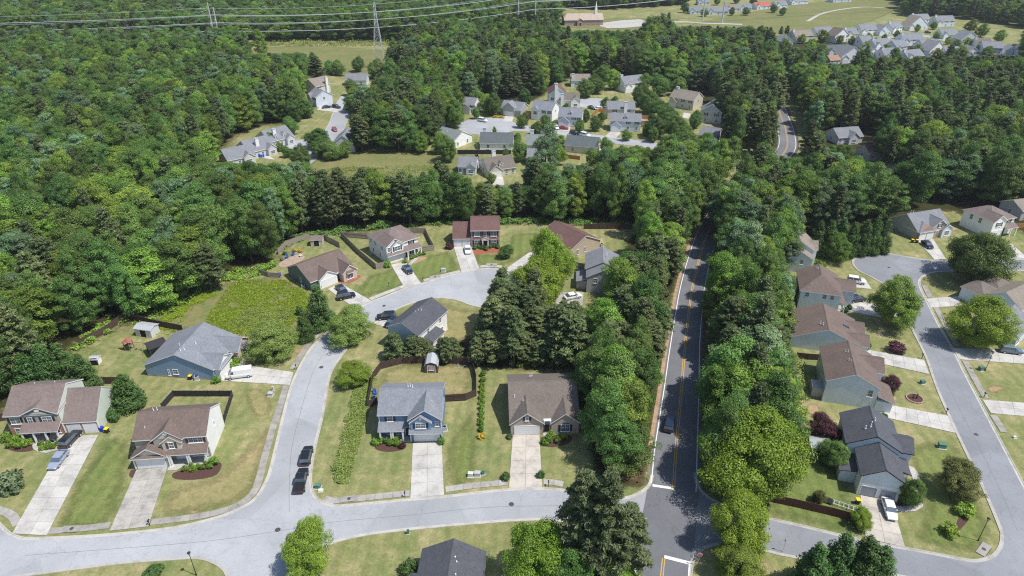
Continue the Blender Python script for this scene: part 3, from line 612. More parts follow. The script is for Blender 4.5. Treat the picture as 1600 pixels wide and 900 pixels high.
# tan gabled house
h = House('house', 'tan two storey house with nested front gables and white side wall', (213,733), (329,725))
h.wall(.2,12.6,1.8,10.4,5.3,s_taupe,'x',.58); MB().add([(12.602,1.82,0.02),(12.602,10.38,.02),(12.602,10.38,5.3),(12.602,6.1,7.78),(12.602,1.82,5.3),(12.63,1.82,0.02),(12.63,10.38,.02),(12.63,10.38,5.3),(12.63,6.1,7.78),(12.63,1.82,5.3)],[(5,6,7,8,9),(0,1,6,5),(1,2,7,6),(2,3,8,7),(3,4,9,8),(4,0,5,9)]).build('side_siding', s_white, h.o)
h.roof(.2,12.6,1.8,10.4,5.3,brownr,'x',.58,.35,ohe=.15)
h.wall(3.7,8.4,1.2,4,5.3,s_taupe,'y',.78,2.6); h.roof(3.6,8.5,1.2,5.5,5.3,brownr,'y',.78,.3,ohe=.2)
h.wall(5.2,8.3,.8,2,4.9,s_cream,'y',.78,2.9,'front_gable'); h.roof(5.1,8.4,.8,2.4,4.9,brownr,'y',.78,.22,ohe=.2)
MB().add([(4.55,1.17,5.55),(5.9,1.17,5.55),(5.7,1.17,6.5)],[(0,1,2)]).build('gable_panel', s_cream, h.o); h.louvre('F',1.2,6.05,6.55,.8,.55)
h.wall(0,5.7,0,4,2.7,s_taupe,'y',.66); h.roof(0,5.7,0,3.6,2.7,brownr,'y',.66,.35,ohe=.35); h.shed_roof(-.2,5.9,-.55,0,2.55,2.85,brownr)
MB().add([(1.2,-.02,3.15),(4.5,-.02,3.15),(2.85,-.02,4.15)],[(0,1,2)]).build('gable_panel', s_cream, h.o); h.louvre('F',0,2.85,4.25,.7,.5)
h.garage('F',0,.5,2.7); h.garage('F',0,3.0,5.2)
h.shed_roof(5.9,12.8,-.2,1.75,2.65,3.5,brownr); h.deck(5.8,12.7,-.1,1.8); h.posts([(6.0,0),(6.35,0),(9.2,0),(9.55,0),(12.4,0)],2.68)
h.window('F',.8,6.75,3.6,.85,1.3,1,sh_brown); h.window('F',1.8,10.6,3.75,.8,1.25,3,sh_brown); h.door('F',1.8,7.4,1.6,2.1,M['trim']); h.window('F',1.8,10.7,.7,.85,1.6,3); h.window('R',12.63,6,4.0,.5,.9); h.corner([(12.6,1.82),(.02,0)],2.7)
h.vents([(2.6,6.6,7.8),(3.1,6.9,7.6),(1.9,3.4,6.3)])

# blue grey ranch house
h = House('house', 'blue sided ranch house with wide grey roof beside the white van', (336,594), ang=84)
h.wall(0,12.2,0,15,2.8,s_blue,'x',.43); h.roof(0,12.2,0,15,2.8,greyr,'x',.43,.35,ohe=.25)
h.wall(.5,5.8,-1.2,3,2.8,s_white,'y',.62); h.roof(.5,5.8,-1.2,4.6,2.8,greyr,'y',.62,.33,ohe=.3); h.shed_roof(.2,6.1,-1.75,-1.2,2.6,2.9,greyr)
h.wall(7,12.1,-2.2,3,2.8,b_pink,'y',.7); h.roof(7,12.1,-2.2,5,2.8,greyr,'y',.7,.35,ohe=.3)
h.garage('F',-1.2,.9,5.3); h.door('F',0,6.4); h.window('F',-2.2,9.5,.6,.8,1.6,2); h.shed_roof(8.3,10.7,-2.8,-2.2,2.35,2.75,greyr)
h.window('L',0,8.4,1.0,1.1,1.1); h.window('L',0,9.9,.5,.4,1.4); h.louvre('L',0,7.5,5.2,.6,.6,mat=s_bluegrey)
MB().box(-.02,-.005,0.05,14.95,0,.35).build('plinth', M['conc_old'], h.o)
h.vents([(1.5,7,6.1),(2.2,6.6,5.9),(3.5,8.3,5.9),(5,5.6,5.6)])
# blue two storey house
h = House('house', 'bright blue two storey house with grey roof and white double garage door', (594,691), (691,689.5))
h.wall(0,11.56,1.6,10.6,5.4,s_blue2,'x',.5); h.roof(0,11.5,1.6,10.6,5.4,greyr,'x',.5,.4,ohe=.3)
h.wall(5.8,11.6,0,4.5,5.4,s_blue2,'y',.74); h.roof(5.8,11.55,0,5.9,5.4,greyr,'y',.74,.35,ohe=.35)
h.wall(6.0,9.7,-.4,2,5.0,s_blue,'y',.8,3.0,'front_gable'); h.roof(6.0,9.7,-.4,2.2,5.0,greyr,'y',.8,.25,ohe=.25)
h.shed_roof(5.6,11.8,-1.0,-.02,2.6,3.25,greyr); h.garage('F',0,6.5,11.0)
h.window('F',-.4,7.85,3.6,.9,1.2,2,sh_navy); h.window('F',0,10.8,3.7,.6,1.2,1); h.louvre('F',-.4,7.85,5.75,.5,.5)
h.shed_roof(-.2,4.7,-.3,1.58,2.65,3.5,greyr); h.deck(0,5.7,-.2,1.6); h.posts([(.2,-.1),(2.2,-.1),(2.55,-.1),(4.4,-.1)],2.68); h.door('F',1.6,5.2)
h.window('F',1.6,2.0,3.75,1.0,1.35,1,sh_navy); h.louvre('F',1.6,4.9,4.5,.9,.9,mat=M['glass']); h.window('F',1.6,1.6,.6,.9,1.6,1); h.window('F',1.6,3.4,.6,.9,1.6,1); h.corner([(0,1.6),(5.8,0),(11.6,0)],5.2)
h.vents([(5,6.9,7.75),(5.4,7.2,7.6),(5.9,6.6,7.8),(9.8,3,6.7)])
# tan brick ranch
h = House('house', 'tan brick single storey house with two front gables under weathered brown roof', (798,680), (904,677))
h.wall(0,12.9,.8,15,2.8,b_tan,'x',.52); h.roof(0,12.9,.8,15,2.8,taupe,'x',.52,.35,ohe=.25)
h.wall(.02,6.1,0,4,2.8,b_tan,'y',.8); h.roof(.02,6.1,0,6.6,2.8,taupe,'y',.8,.3,ohe=.3); h.wall(7.7,12.88,0,4,2.8,b_tan,'y',.8); h.roof(7.7,12.88,0,6.2,2.8,taupe,'y',.8,.3,ohe=.3)
h.garage('F',0,.75,5.4); h.window('F',0,3.05,3.5,.6,.8,1,sh_dark); h.window('F',0,10.3,.7,.8,1.5,2,sh_dark,arch=True); h.door('F',.8,6.9); 
MB().box(6.2,7.6,-.05,.6,2.5,3.3).build('entry_dormer', M['trim'], h.o); MB().box(6.45,7.35,-.08,-.055,2.6,3.2).build('transom', M['glass'], h.o); h.deck(6.15,7.65,-.8,.78)
h.vents([(.9,5,5.2),(2.5,4,5.1),(4.2,10,6.4),(4.6,10.2,6.3)])
# dark roofed house at the bottom
h = House('house', 'black shingle roof with pale eaves cut off at the bottom of the view', (-14.0,56.5), ang=-3, world=True)
h.wall(0,9.2,0,13.6,2.9,s_white,'y',.52); h.roof(0,9.2,0,13.6,2.9,blackr,'y',.52,.3,ohe=.3); h.wall(-1,4.5,-1,9.3,2.75,s_white,'x',.4); h.roof(-1,4.4,4,9.4,2.75,blackr,'x',.56,.3,ohe=.3,hip0=True)
h.wall(9.2,10.2,0,9,2.4,s_white); h.shed_roof(9.15,10.6,0,9,2.3,2.65,blackr,'x1'); h.vents([(5.2,10.8,4.9),(5.5,10.1,4.75),(5.6,8.0,4.7)],.11)
# brown ranch with brick bay
h = House('house', 'brown roofed ranch house with dark teal side and pink brick bay', (487,455), ang=45)
h.wall(0,12.8,0,11.6,2.7,s_teal,'x',.48); h.roof(0,12.8,0,11.6,2.7,brownr,'x',.48,.35,ohe=.2)
h.wall(2.2,7.4,-.8,3,2.7,s_white,'y',.66); h.roof(2.2,7.4,-.8,4.4,2.7,brownr,'y',.66,.3,ohe=.3); h.wall(8.6,12.7,-2,3,2.7,b_pink,'y',.85); h.roof(8.6,12.7,-2,4.5,2.7,brownr,'y',.85,.3,ohe=.3)
h.garage('F',-.8,2.7,6.9); h.door('F',0,8.0); h.window('F',-2,10.6,.5,.8,1.6,2); h.shed_roof(9.5,11.7,-2.7,-2,2.3,2.8,brownr); h.window('L',0,5,.9,.8,1.3)
# white two storey
h = House('house', 'white two storey house with brown roof, garage gable and fenced yard', (606,413), ang=38)
h.wall(0,10.4,.6,10.6,5.2,s_white); h.roof(0,10.4,.6,10.6,5.2,mauve,'x',.5,.4,hip0=True,hip1=True)
h.wall(.02,5.3,0,4,5.2,s_white,'y',.7); h.roof(.02,5.3,0,5.4,5.2,mauve,'y',.7,.35,ohe=.3); h.wall(1.5,5,-.4,2,5.0,s_white,'y',.75,2.8,'front_gable'); h.roof(1.5,5,-.4,2.2,5.0,mauve,'y',.75,.25,ohe=.25)
h.shed_roof(-.2,5.5,-1,-.02,2.55,3.2,mauve); h.garage('F',0,.5,4.9,2.15,M['gdoor']); h.shed_roof(5.4,10.6,-1.2,.58,2.6,3.5,mauve); h.deck(5.5,10.5,-1.1,.6); h.posts([(6,-1),(8.2,-1),(10.3,-1)],2.65)
h.window('F',-.4,3.2,3.5,.9,1.3,2,sh_dark); h.window('F',0,.75,3.6,.7,1.3); h.window('F',.6,8.2,3.6,.9,1.4,1,sh_dark); h.door('F',.6,6.6); h.window('F',.6,8.8,.6,.8,1.5,2,sh_dark)
for yy, zz in ((2.5,3.5),(6.5,3.5),(9,3.5),(4,.8),(8,.8)): h.window('L',0,yy,zz,.8,1.2)
# red brick two storey
h = House('house', 'red brick two storey house with dark shutters and small entrance portico', (708,386), (781,385))
h.wall(5.3,13.6,0,9,5.3,b_brown,'x',.52); h.roof(5.3,13.6,0,9,5.3,redr,'x',.52,.35,ohe=.15); h.wall(0,5.25,.2,8.6,2.7,b_brown,'x',.78); h.roof(0,5.15,.2,8.6,2.7,redr,'x',.78,.3,ohe=.1)
h.garage('F',.2,.35,2.45); h.garage('F',.2,2.85,4.95)
for u in (7.1,11.9): h.window('F',0,u,3.4,.8,1.4,2,sh_dark); h.window('F',0,u,.6,.8,1.5,2,sh_dark)
h.window('F',0,9.5,3.6,.8,1.2,1,sh_dark); h.door('F',0,9.5,1.1); h.posts([(8.7,-1),(10.3,-1)],2.5); h.wall(8.4,10.6,-1.15,-.02,2.9,M['trim'],'y',.6,2.5,'pediment'); h.roof(8.4,10.6,-1.15,-.02,2.9,redr,'y',.6,.12,ohe=.1); h.deck(8.4,10.6,-1.2,-.01)
# tan gable behind round tree
h = House('house', 'red brown roofed tan ranch house behind the big round tree', (889,406), ang=38)
h.wall(0,12,0,13,2.7,s_tan,'y',.5); h.roof(0,12,0,13,2.7,redr,'y',.5,.35,ohe=.3); h.window('F',0,3.2,.8,.7,1.4); h.window('F',0,6.0,.8,.7,1.4); h.wall(-3,1,3,10,2.6,s_tan,'x',.6); h.roof(-3,2,3,10,2.6,redr,'x',.6,.3)
h.louvre('F',0,6,4.9,.4,.6,False)
# grey house under pines
h = House('house', 'grey roofed two storey house half hidden by roadside pines', (914,457), ang=-6)
h.wall(0,8.4,3.5,12,5.2,s_grey,'y',.5); h.roof(0,8.4,3.5,12,5.2,greyl,'y',.5,.35,ohe=.2); h.wall(.3,8.1,0,3.6,4.6,s_grey,'y',.5); h.roof(.3,8.1,0,3.2,4.6,greyl,'y',.5,.3,ohe=.2)
h.wall(-2.2,.2,1.5,6.5,2.5,s_grey); h.shed_roof(-2.5,.25,1.3,6.7,2.4,3.1,greyl,'x0'); h.window('F',0,2.5,3,.8,1.2); h.window('F',0,5.8,3,.8,1.2); h.garage('L',-2.2,2.2,5.8); h.vents([(5,7,7.5),(5.3,8,7.4)])
# black roofed house in the loop
h = House('house', 'black roofed house with blue grey gable end inside the street loop', (609,541), ang=-27)
h.wall(0,8,0,12,5.3,s_bluegrey,'y',.55); h.roof(0,8,0,12,5.3,blackr,'y',.55,.35,ohe=.2); MB().box(8.002,8.03,.1,11.9,.02,5.2).build('side_siding', s_white, h.o)
h.wall(8.05,10.2,2.5,7,2.9,s_white); h.shed_roof(8.04,10.5,2.3,7.2,2.8,3.6,blackr,'x1'); h.window('R',8.03,4,3.6,.8,1.2); h.window('R',8.03,9,3.6,.8,1.2); h.window('R',8.03,9.5,.8,.8,1.3); h.garage('L',0,6.5,11); h.window('L',0,4,3.6,.9,1.3); h.window('L',0,8,3.6,.9,1.3); h.vents([(4.3,6,7.4),(4.7,6.6,7.3),(4.2,5,7.4)])
# hidden house in the pines
h = House('house', 'white house showing through the dense pine stand', (826,540), ang=5)
h.wall(0,8,0,8,4.6,s_white,'x',.5); h.roof(0,8,0,8,4.6,greyl,'x',.5,.35); h.window('F',0,2,2.8,.8,1.2); h.window('F',0,5,2.8,.8,1.2)
# east row
h = House('house', 'tan grey roofed two storey house near the cypress row', (1267,428), ang=74)
h.wall(3.8,12.5,0,8,5.2,s_pale,'x',.6); h.roof(3.8,12.5,0,8,5.2,tan,'x',.6,.35,ohe=.2); h.wall(0,3.75,.4,7.6,4.2,s_pale,'x',.6); h.roof(0,3.7,.4,7.6,4.2,tan,'x',.6,.3,ohe=.2); h.wall(6,11,-1.2,3,4.6,s_white,'y',.6); h.roof(6,11,-1.2,3,4.6,tan,'y',.6,.3)
h.window('L',0,3,2.6,.8,1.2); h.window('F',-1.2,8.5,2.6,.8,1.3,2); h.garage('F',.4,.5,3.2,2.1); h.door('F',0,5); h.vents([(6,4.6,7.7),(7,4.9,7.6)])
h = House('house', 'brown hip roofed white house with white and navy cars', (1307,490), ang=74)
h.wall(0,10.5,0,9.2,5.2,s_pale); h.roof(0,10.5,0,9.2,5.2,brownr,'x',.52,.35,hip0=True,ohe=.3); h.wall(4.5,10.2,-3.8,1,4.4,s_pale,'y',.5); h.roof(4.5,10.2,-3.8,3.5,4.4,brownr,'y',.5,.35,ohe=.3); h.shed_roof(-.1,4.4,-1.6,-.02,2.6,3.4,brownr); h.posts([(.2,-1.4),(2.2,-1.4)],2.62); h.deck(0,4.4,-1.5,0)
for yy in (1.9,3.6,7.6): h.window('L',0,yy,3.7,.85,1.0)
h.garage('F',-3.8,5.1,9.6); h.window('F',-3.8,7.3,3.0,.9,.9,2); h.door('F',0,3.5); h.window('R',10.5,5,3.6); h.vents([(8,5,7.6),(8.6,5.3,7.5)])
h = House('house', 'wide brown roofed ranch house with pale blue gable wall and skylight', (1340,557), ang=74)
h.wall(0,11.5,0,14.4,2.7,s_pale,'x',.42); h.roof(0,11.5,0,14.4,2.7,brownr,'x',.42,.35,ohe=.25); h.wall(.5,5.2,-1.6,3,2.7,s_pale,'y',.5); h.roof(.4,5.4,-1.6,4.6,2.7,brownr,'y',.5,.35); h.wall(6.2,10.6,-1.4,3,2.7,s_pale,'y',.5); h.roof(6.2,10.6,-1.4,4,2.7,brownr,'y',.5,.35)
MB().hexa([(5.35,1.8,3.72),(6.15,1.8,3.72),(6.15,3.2,4.32),(5.35,3.2,4.32),(5.35,1.8,3.86),(6.15,1.8,3.86),(6.15,3.2,4.46),(5.35,3.2,4.46)]).build('skylight', M['glass'], h.o); h.window('L',0,5.0,.8,.7,1.5,1); h.garage('F',-1.6,.7,4.9); h.door('F',0,5.7); h.window('F',-1.4,8.4,.7,.8,1.4,2); h.vents([(2,8.2,5.8),(2.8,8.6,5.6)])
h = House('house', 'brown roofed house with tall pale blue siding gable and lean-to garage', (1364,640), ang=74)
h.wall(0,12,0,9.6,5.2,s_pale,'x',.5); h.roof(0,12,0,9.6,5.2,brownr,'x',.5,.3,ohe=.2); h.wall(6,11.8,-1.6,2,5.0,s_pale,'y',.5); h.roof(6,11.8,-1.6,3.2,5.0,brownr,'y',.55,.3); h.wall(-.3,5.6,-3,-.02,2.4,s_pale); h.shed_roof(-.5,5.8,-3.4,-.01,2.3,3.5,brownr)
h.garage('F',-3,.3,4.9); h.window('L',0,1.4,3.0,.9,1.5); h.window('F',-1.6,8.9,3.4,.8,1.3,2); h.window('B',9.6,4,3.3); h.wall(1,4,9.62,11.6,2.2,s_grey,name='lean_to'); h.vents([(4.5,5.2,7.5),(5,5.5,7.4),(8,5.3,7.6),(8.3,5.7,7.4)])
for k, (yy) in enumerate((.5,.9,2.2)): MB().tube((-.03,yy*1.0,.6),(-.03,yy*1.0,2.0 + .1*k),.04,.04,6).build('conduit', M['pvc'], h.o)
h = House('house', 'black roofed blue white house with two grey garage doors on the corner lot', (1337,772), ang=-16)
h.wall(0,6.4,0,7,4.4,s_white,'y',.62); MB().add([(.3,-.03,2.75),(6.1,-.03,2.75),(6.1,-.03,4.4),(3.2,-.03,6.2),(.3,-.03,4.4)],[(0,1,2,3,4)]).build('gable_panel', s_pale, h.o); h.roof(0,6.4,0,7.4,4.4,blackr,'y',.62,.3,ohe=.25,edge=M['blackmetal'])
h.wall(-1.6,6.9,6.8,15,5.2,s_pale,'y',.58); h.roof(-1.6,6.9,6.8,15,5.2,blackr,'y',.58,.35,ohe=.25,edge=M['blackmetal']); h.garage('F',-.001,.5,2.9,2.15,M['gdoor_grey']); h.garage('F',-.001,3.5,5.9,2.15,M['gdoor_grey'])
h.wall(6.5,9.2,8,12.6,4.4,s_pale,'x',.5); h.roof(4.4,9.2,8,12.6,4.4,blackr,'x',.6,.3,edge=M['blackmetal']); h.wall(6.5,8.4,4.4,7.9,2.5,s_white); h.shed_roof(6.45,8.8,4.2,7.95,2.5,3.3,blackr,'x1',edge=M['blackmetal']); h.wall(-2.6,-.05,2.6,6.7,2.5,s_pale); h.shed_roof(-2.9,-.02,2.3,6.75,2.4,3.0,blackr,'x0',edge=M['blackmetal'])
h.window('L',-1.6,9,3.4); h.window('R',6.4,2,2.9,.7,1.2); h.vents([(2.0,9.5,7.6),(2.3,10.4,7.5),(2.9,11.3,7.75),(1.2,9.3,7.2)],.09)
h = House('house', 'grey roofed sage sided house with two garage doors by the cypresses', (1430,375.5), (1481,367))
h.wall(0,12.3,0,10.6,2.8,s_sage,'x',.66); h.roof(0,12.3,0,10.6,2.8,greyl,'x',.66,.35,ohe=.2); h.wall(.2,6.2,-.6,3,2.75,b_brown,'y',.6); h.roof(.2,6.2,-.6,4,2.75,greyl,'y',.6,.3,hip0=True); h.wall(5,10.5,-.3,4,3.6,b_tan,'y',.75); h.roof(5,10.5,-.3,5,3.6,greyl,'y',.75,.3); h.wall(8.6,12.2,-1,2,2.7,s_pale,'y',.7); h.roof(8.6,12.2,-1,2.6,2.7,greyl,'y',.7,.25)
h.garage('F',-.6,.5,2.8); h.garage('F',-.6,3.3,5.7); h.window('F',-.3,7.6,3.4,.7,1.0,1,sh_dark); h.door('F',-.3,7.3,1,2.1,b_red); h.window('F',-1,10.4,.7,.8,1.4,2); h.window('L',0,6,.9,.7,1.2); h.vents([(2,6,6.4),(3,6,6.4)])
h = House('house', 'white two storey house with brown roof behind the large dark tree', (1543,372), ang=19)
h.wall(0,9.6,.6,10,5.2,s_white); h.roof(0,9.6,.6,10,5.2,mauve,'x',.5,.35,hip0=True,hip1=True); h.wall(.02,5,-.2,4,5.2,s_white,'y',.7); h.roof(.02,5,-.2,4.6,5.2,mauve,'y',.7,.3); h.window('F',-.2,2.5,3.5,.8,1.3,2,sh_dark); h.window('F',.6,7.5,3.5,.9,1.3,1,sh_dark); h.garage('F',-.2,.4,4.6); h.shed_roof(5.2,9.8,-1.4,.58,2.6,3.5,mauve); h.posts([(9.3,-1.2),(7,-1.2)],2.65); h.door('F',.6,6.3); h.window('L',0,4,3.4); h.window('L',0,7,3.4)
h = House('house', 'tan roofed house with pale blue gable wall at the east edge', (1588,502), ang=30)
h.wall(0,12,0,8.6,3.2,s_pale,'x',.6); h.roof(0,12,0,8.6,3.2,tan,'x',.6,.35,ohe=.2); h.wall(-1.2,5,8.6,13.5,3.4,s_pale); h.roof(-1.2,5,8.2,13.5,3.4,taupe,'x',.6,.35,hip0=True,hip1=True); h.wall(5.6,11,8.62,12.6,3.4,s_pale); h.roof(5.6,11,8.4,12.6,3.4,taupe,'x',.6,.35,hip0=True,hip1=True); h.window('F',0,2.5,.8,.8,1.3,2); h.window('L',0,6,1)
h = House('house', 'pale blue house with bay windows cut off at the east edge', (1583,545), ang=40)
h.wall(0,9,0,9,3.2,s_pale,'x',.6); h.roof(0,9,0,9,3.2,greyl,'x',.6,.35); h.window('F',0,1.6,.7,.9,1.6,2); h.window('L',0,3,.7,.9,1.6); h.window('L',0,5.5,.7,.9,1.6)
h = House('house', 'pale grey house corner at the upper east edge', (1592,345), ang=15)
h.wall(0,9,0,8,3.4,s_grey,'x',.5); h.roof(0,9,0,8,3.4,tan,'x',.5,.35); h.window('F',0,2,.9); h.window('L',0,4,1)

# middle and far houses: the same builder, a simpler plan
def simple(A, B, depth, eave, roofm, wallm, label, axis='x', pitch=.6, fg=None, gar=None, chim=None, ang=None, grp=None, wid=None, dorm=0, side=None, name='house', gm_=None):
    h = House(name, label, A, B, ang, grp, world=False)
    W = wid or h.W
    h.wall(0, W, 0, depth, eave, wallm, axis, pitch); h.roof(0, W, 0, depth, eave, roofm, axis, pitch, .35, ohe=.25)
    if fg:
        x0, x1, pr, e = fg; h.wall(x0, x1, -pr, 2, e, wallm, 'y', .8); h.roof(x0, x1, -pr, 3.2, e, roofm, 'y', .8, .28, ohe=.25)
        if gar: h.garage('F', -pr, x0+.5, x1-.5)
        else: h.window('F', -pr, (x0+x1)/2, e-1.9 if e > 4 else .8, .8, 1.3, 2)
    elif gar: h.garage('F', 0, gar[0], gar[1], 2.1, gm_)
    two = eave > 4
    us = [W*.25, W*.75] if not fg else ([fg[1] + (W-fg[1])*.35, fg[1] + (W-fg[1])*.8] if (fg[0]+fg[1])/2 < W/2 else [fg[0]*.25, fg[0]*.75])
    for k, u in enumerate(us):
        if two: h.window('F', 0, u, 3.3, .9, 1.3, 1, sh_dark)
        if not (gar and not fg and gar[0] < u < gar[1]): h.window('F', 0, u, .7, .9, 1.4)
    h.window('R', W, depth*.5, 3.3 if two else .9, .9, 1.2); h.window('L', 0, depth*.5, 3.3 if two else .9, .9, 1.2)
    if axis == 'x': h.louvre('R', W, depth/2, eave + depth/2*pitch - .9, .5, .6, False); h.louvre('L', 0, depth/2, eave + depth/2*pitch - .9, .5, .6, False)
    if chim: h.chimney(chim[0]-.7, chim[0]+.7, chim[1]-.5, chim[1]+.5, eave + depth/2*pitch + .9)
    for k in range(dorm):
        u = W*(k+1)/(dorm+1); zz = eave + .35
        h.wall(u-.8, u+.8, .8, 3.4, zz+1.1, wallm, 'y', .8, zz-.3, 'dormer'); h.roof(u-.8, u+.8, .8, 3.4, zz+1.1, roofm, 'y', .8, .15, ohe=.15); h.window('F', .8, u, zz+.15, .7, .9)
    h.vents([(W*.35, depth*.6, eave + depth*.4*pitch + .2)])
    return h
SW, SLG, SP, SC, SG = s_white, s_lightgrey, s_pale, s_cream, s_grey
simple((782,179),(806,182),9,3.0,greyr,s_sage,'grey gabled house with garage at the head of the middle circle',fg=(1.8,7.4,1.0,4.2),gar=1,dorm=0,wid=10.5)
simple((830,186),(862,190),9,5.0,greyr,SW,'blue grey roofed house with bright white gable end and porch',fg=(0.3,4.0,.6,4.6))
simple((872,197),(908,199),9,4.6,greyr,SP,'grey roofed house with brown front dormer and open garage',fg=(0.2,5.0,1.5,2.7),gar=1,dorm=1)
simple((857,167),(881,167),11,6.0,redr,SP,'tall house with reddish roof and broad pale chimney','y',.8,chim=(3.5,-.6),wid=8.5)
simple((874,168),(905,168),8,3.6,taupe,SW,'brown roofed house with white gable between the chimneys',fg=(5.5,10.0,1.0,3.6),chim=(1.2,-.6))
simple((892,136),(922,136),8,3.6,tan,SP,'tan roofed house among the trees behind the brown roof',chim=(1.0,1))
simple((975,145),(1008,141),9,4.6,greyl,SW,'grey roofed white house at the edge of the middle wood',fg=(.2,4.2,1,3),gar=1,chim=(1.0,5))
simple((1045,166),(1082,173),10,4.8,tan,s_cream,'taupe roofed cream house behind the dark trees',fg=(.2,4.2,1,3),gar=1,chim=(1.2,5))
simple((1093,191),(1124,194),10,5.2,greyl,SLG,'tall white gable fronted house with side chimney by the pines','y',.7,chim=(9.3,4),wid=9.3)
simple((1090,222),(1117,227),9,3.2,greyl,SLG,'low grey roofed house at the foot of the pine stand',fg=(4.0,7.8,1.2,3.0))
simple((949,186),(991,186),8,4.8,greyl,SC,'pale green roofed house backing on the middle lots',chim=(8,-.4))
simple((953,204),(1000,206),7.5,4.6,greyl,SP,'pale roofed house with dark dormer and single garage gable',fg=(.2,4.8,1.5,2.6),gar=1,dorm=1)
simple((708,233),(740,221),11,2.9,greenr,SW,'green grey roofed white gable house at the left of the circle','y',.5,wid=12)
simple((750,234),(801,235),9.5,2.9,darkgreen,SW,'dark roofed long house seen from behind with three small gables',chim=(1.2,8))
simple((763,278),(806,272),10,2.8,taupe,SC,'tan roofed house with garage gable and white chimney facing the wood',fg=(.2,5.2,1.2,2.7),gar=1,chim=(5.5,9),dorm=1)
simple((716,272),(743,273),8,3.0,greyl,SP,'grey roof half hidden behind the tall broadleaf trees',fg=(3.2,6.6,.8,3.0))
simple((822,237),(866,238),9,3.0,greenr,SC,'pale green roofed house behind the tall light tree',chim=(2,8))
simple((882,237),(932,242),9,2.9,darkgreen,SC,'dark green roofed house with white gable by the white drive')
simple((824,259),(852,259),8,3.0,greyl,SP,'grey roof glimpsed behind the tall light tree')
simple((673,199),(695,199),8,3.2,greyl,SLG,'pale roofed house end behind the dark pine',fg=(2,6,.8,3))
simple((722,177),(741,179),8,4.4,greyl,SW,'small white house among the trees left of the circle',fg=(1,4.5,.8,3),gar=1)
simple((495,149),(519,143),10,4.4,tan,SLG,'tan roofed house with white chimney in the western wood',chim=(7.0,-.4),wid=9.5)
simple((483,163),(503,171),9,4.8,greyl,SP,'pale twin gabled house below the white chimney in the western wood',fg=(.5,4.5,.8,4.4),wid=8)
simple((424,233),None,11,3.0,greyl,SLG,'upper grey roofed house of the three stepped houses in the wood',fg=(7.0,10.4,1.5,3.0),chim=(3.5,2),dorm=2,wid=11,ang=48)
simple((393,250),None,11,3.0,greyl,SLG,'middle grey roofed house of the three stepped houses in the wood',fg=(7.0,10.6,1.5,3.0),chim=(4.5,2),wid=11,ang=48)
simple((358,263),None,10,3.0,greyl,SLG,'lowest grey roofed house of the three, half behind leaves',fg=(6,10,1,3.0),ang=40,wid=10.5)
simple((521,238),(551,238),12,3.6,greyl,SLG,'pale gable end house beside the red car','y',.75,wid=8.6)
simple((540,134),(573,134),8,3.2,greyl,SP,'grey roofed house at the edge of the cleared strip')
simple((1308,226),(1347,223),9,2.9,greyl,SLG,'grey roofed house in a clearing right of the main road',fg=(4.5,9,1.2,3.0),wid=11.5)
simple((1356,252),(1380,250),8,2.9,redr,SC,'red brown roof among the trees right of the main road')
ORD = ['first','second','third','fourth','fifth','sixth','seventh','eighth','ninth','tenth','eleventh','twelfth','thirteenth','fourteenth','fifteenth','sixteenth','seventeenth','eighteenth','nineteenth','twentieth','twenty-first','twenty-second','twenty-third','twenty-fourth','twenty-fifth','twenty-sixth','twenty-seventh','twenty-eighth','twenty-ninth','thirtieth']
RN = {greyr.name: 'grey', tan.name: 'tan', greyl.name: 'pale grey', taupe.name: 'brown', darkgreen.name: 'dark green'}
FAR = [((1217,71),(1238,71),greyr,SW),((1241,67),(1269,65),tan,SC),((1276,58),(1301,56),greyl,SW),((1303,67),(1325,65),taupe,SW),((1322,60),(1340,59),greyr,SC),((1344,56),(1368,55),greyr,SW),((1371,56),(1391,55),greyr,SP),((1392,53),(1408,51),greyr,SW),((1292,88),(1328,87),darkgreen,SP),((1313,99),(1348,98),greyl,SW),((1366,78),(1391,76),greyr,SW),((1398,84),(1416,82),greyr,SP),((1418,48),(1449,46),tan,SP),((1462,42),(1490,41),greyl,SP),((1471,61),(1495,60),greyr,SP),((1499,72),(1526,71),greyr,SLG),((1524,77),(1549,77),taupe,SW),((1533,85),(1564,86),greyr,SP),((1568,86),(1588,87),greyr,SP),((1409,72),(1441,71),greyr,SW),((1440,79),(1466,78),greyr,SW),((1450,91),(1474,88),greyl,SW),((1416,97),(1442,94),greyr,SP),((1588,90),(1612,91),taupe,SP),((1352,93),(1374,92),greyl,SW),((1379,97),(1401,96),greyr,SW),((1478,91),(1500,90),greyr,SW),((1506,93),(1528,93),greyl,SW),((1427,36),(1452,35),greyr,SW),((1345,76),(1362,75),greyl,SW)]
for i, (A, B, rf, wl) in enumerate(FAR):
    rk = sorted(f[0][0] for f in FAR).index(A[0])
    simple(A, B, 9, 4.4 if i % 2 else 3.0, rf, wl, 'small %s roofed house, %s from the left in the far right subdivision' % (RN[rf.name], ORD[rk]), 'x' if i % 3 else 'y', .7, fg=(.3, 4.6, 1.2, 3.0), gar=1, grp='houses of the far right subdivision', chim=((.8, 4) if i % 3 == 1 else None))
simple((1296,101),(1312,100),7,2.6,shingle('shingle_terracotta',(.33,.2,.14)),SC,'small orange roofed house in front of the far subdivision')
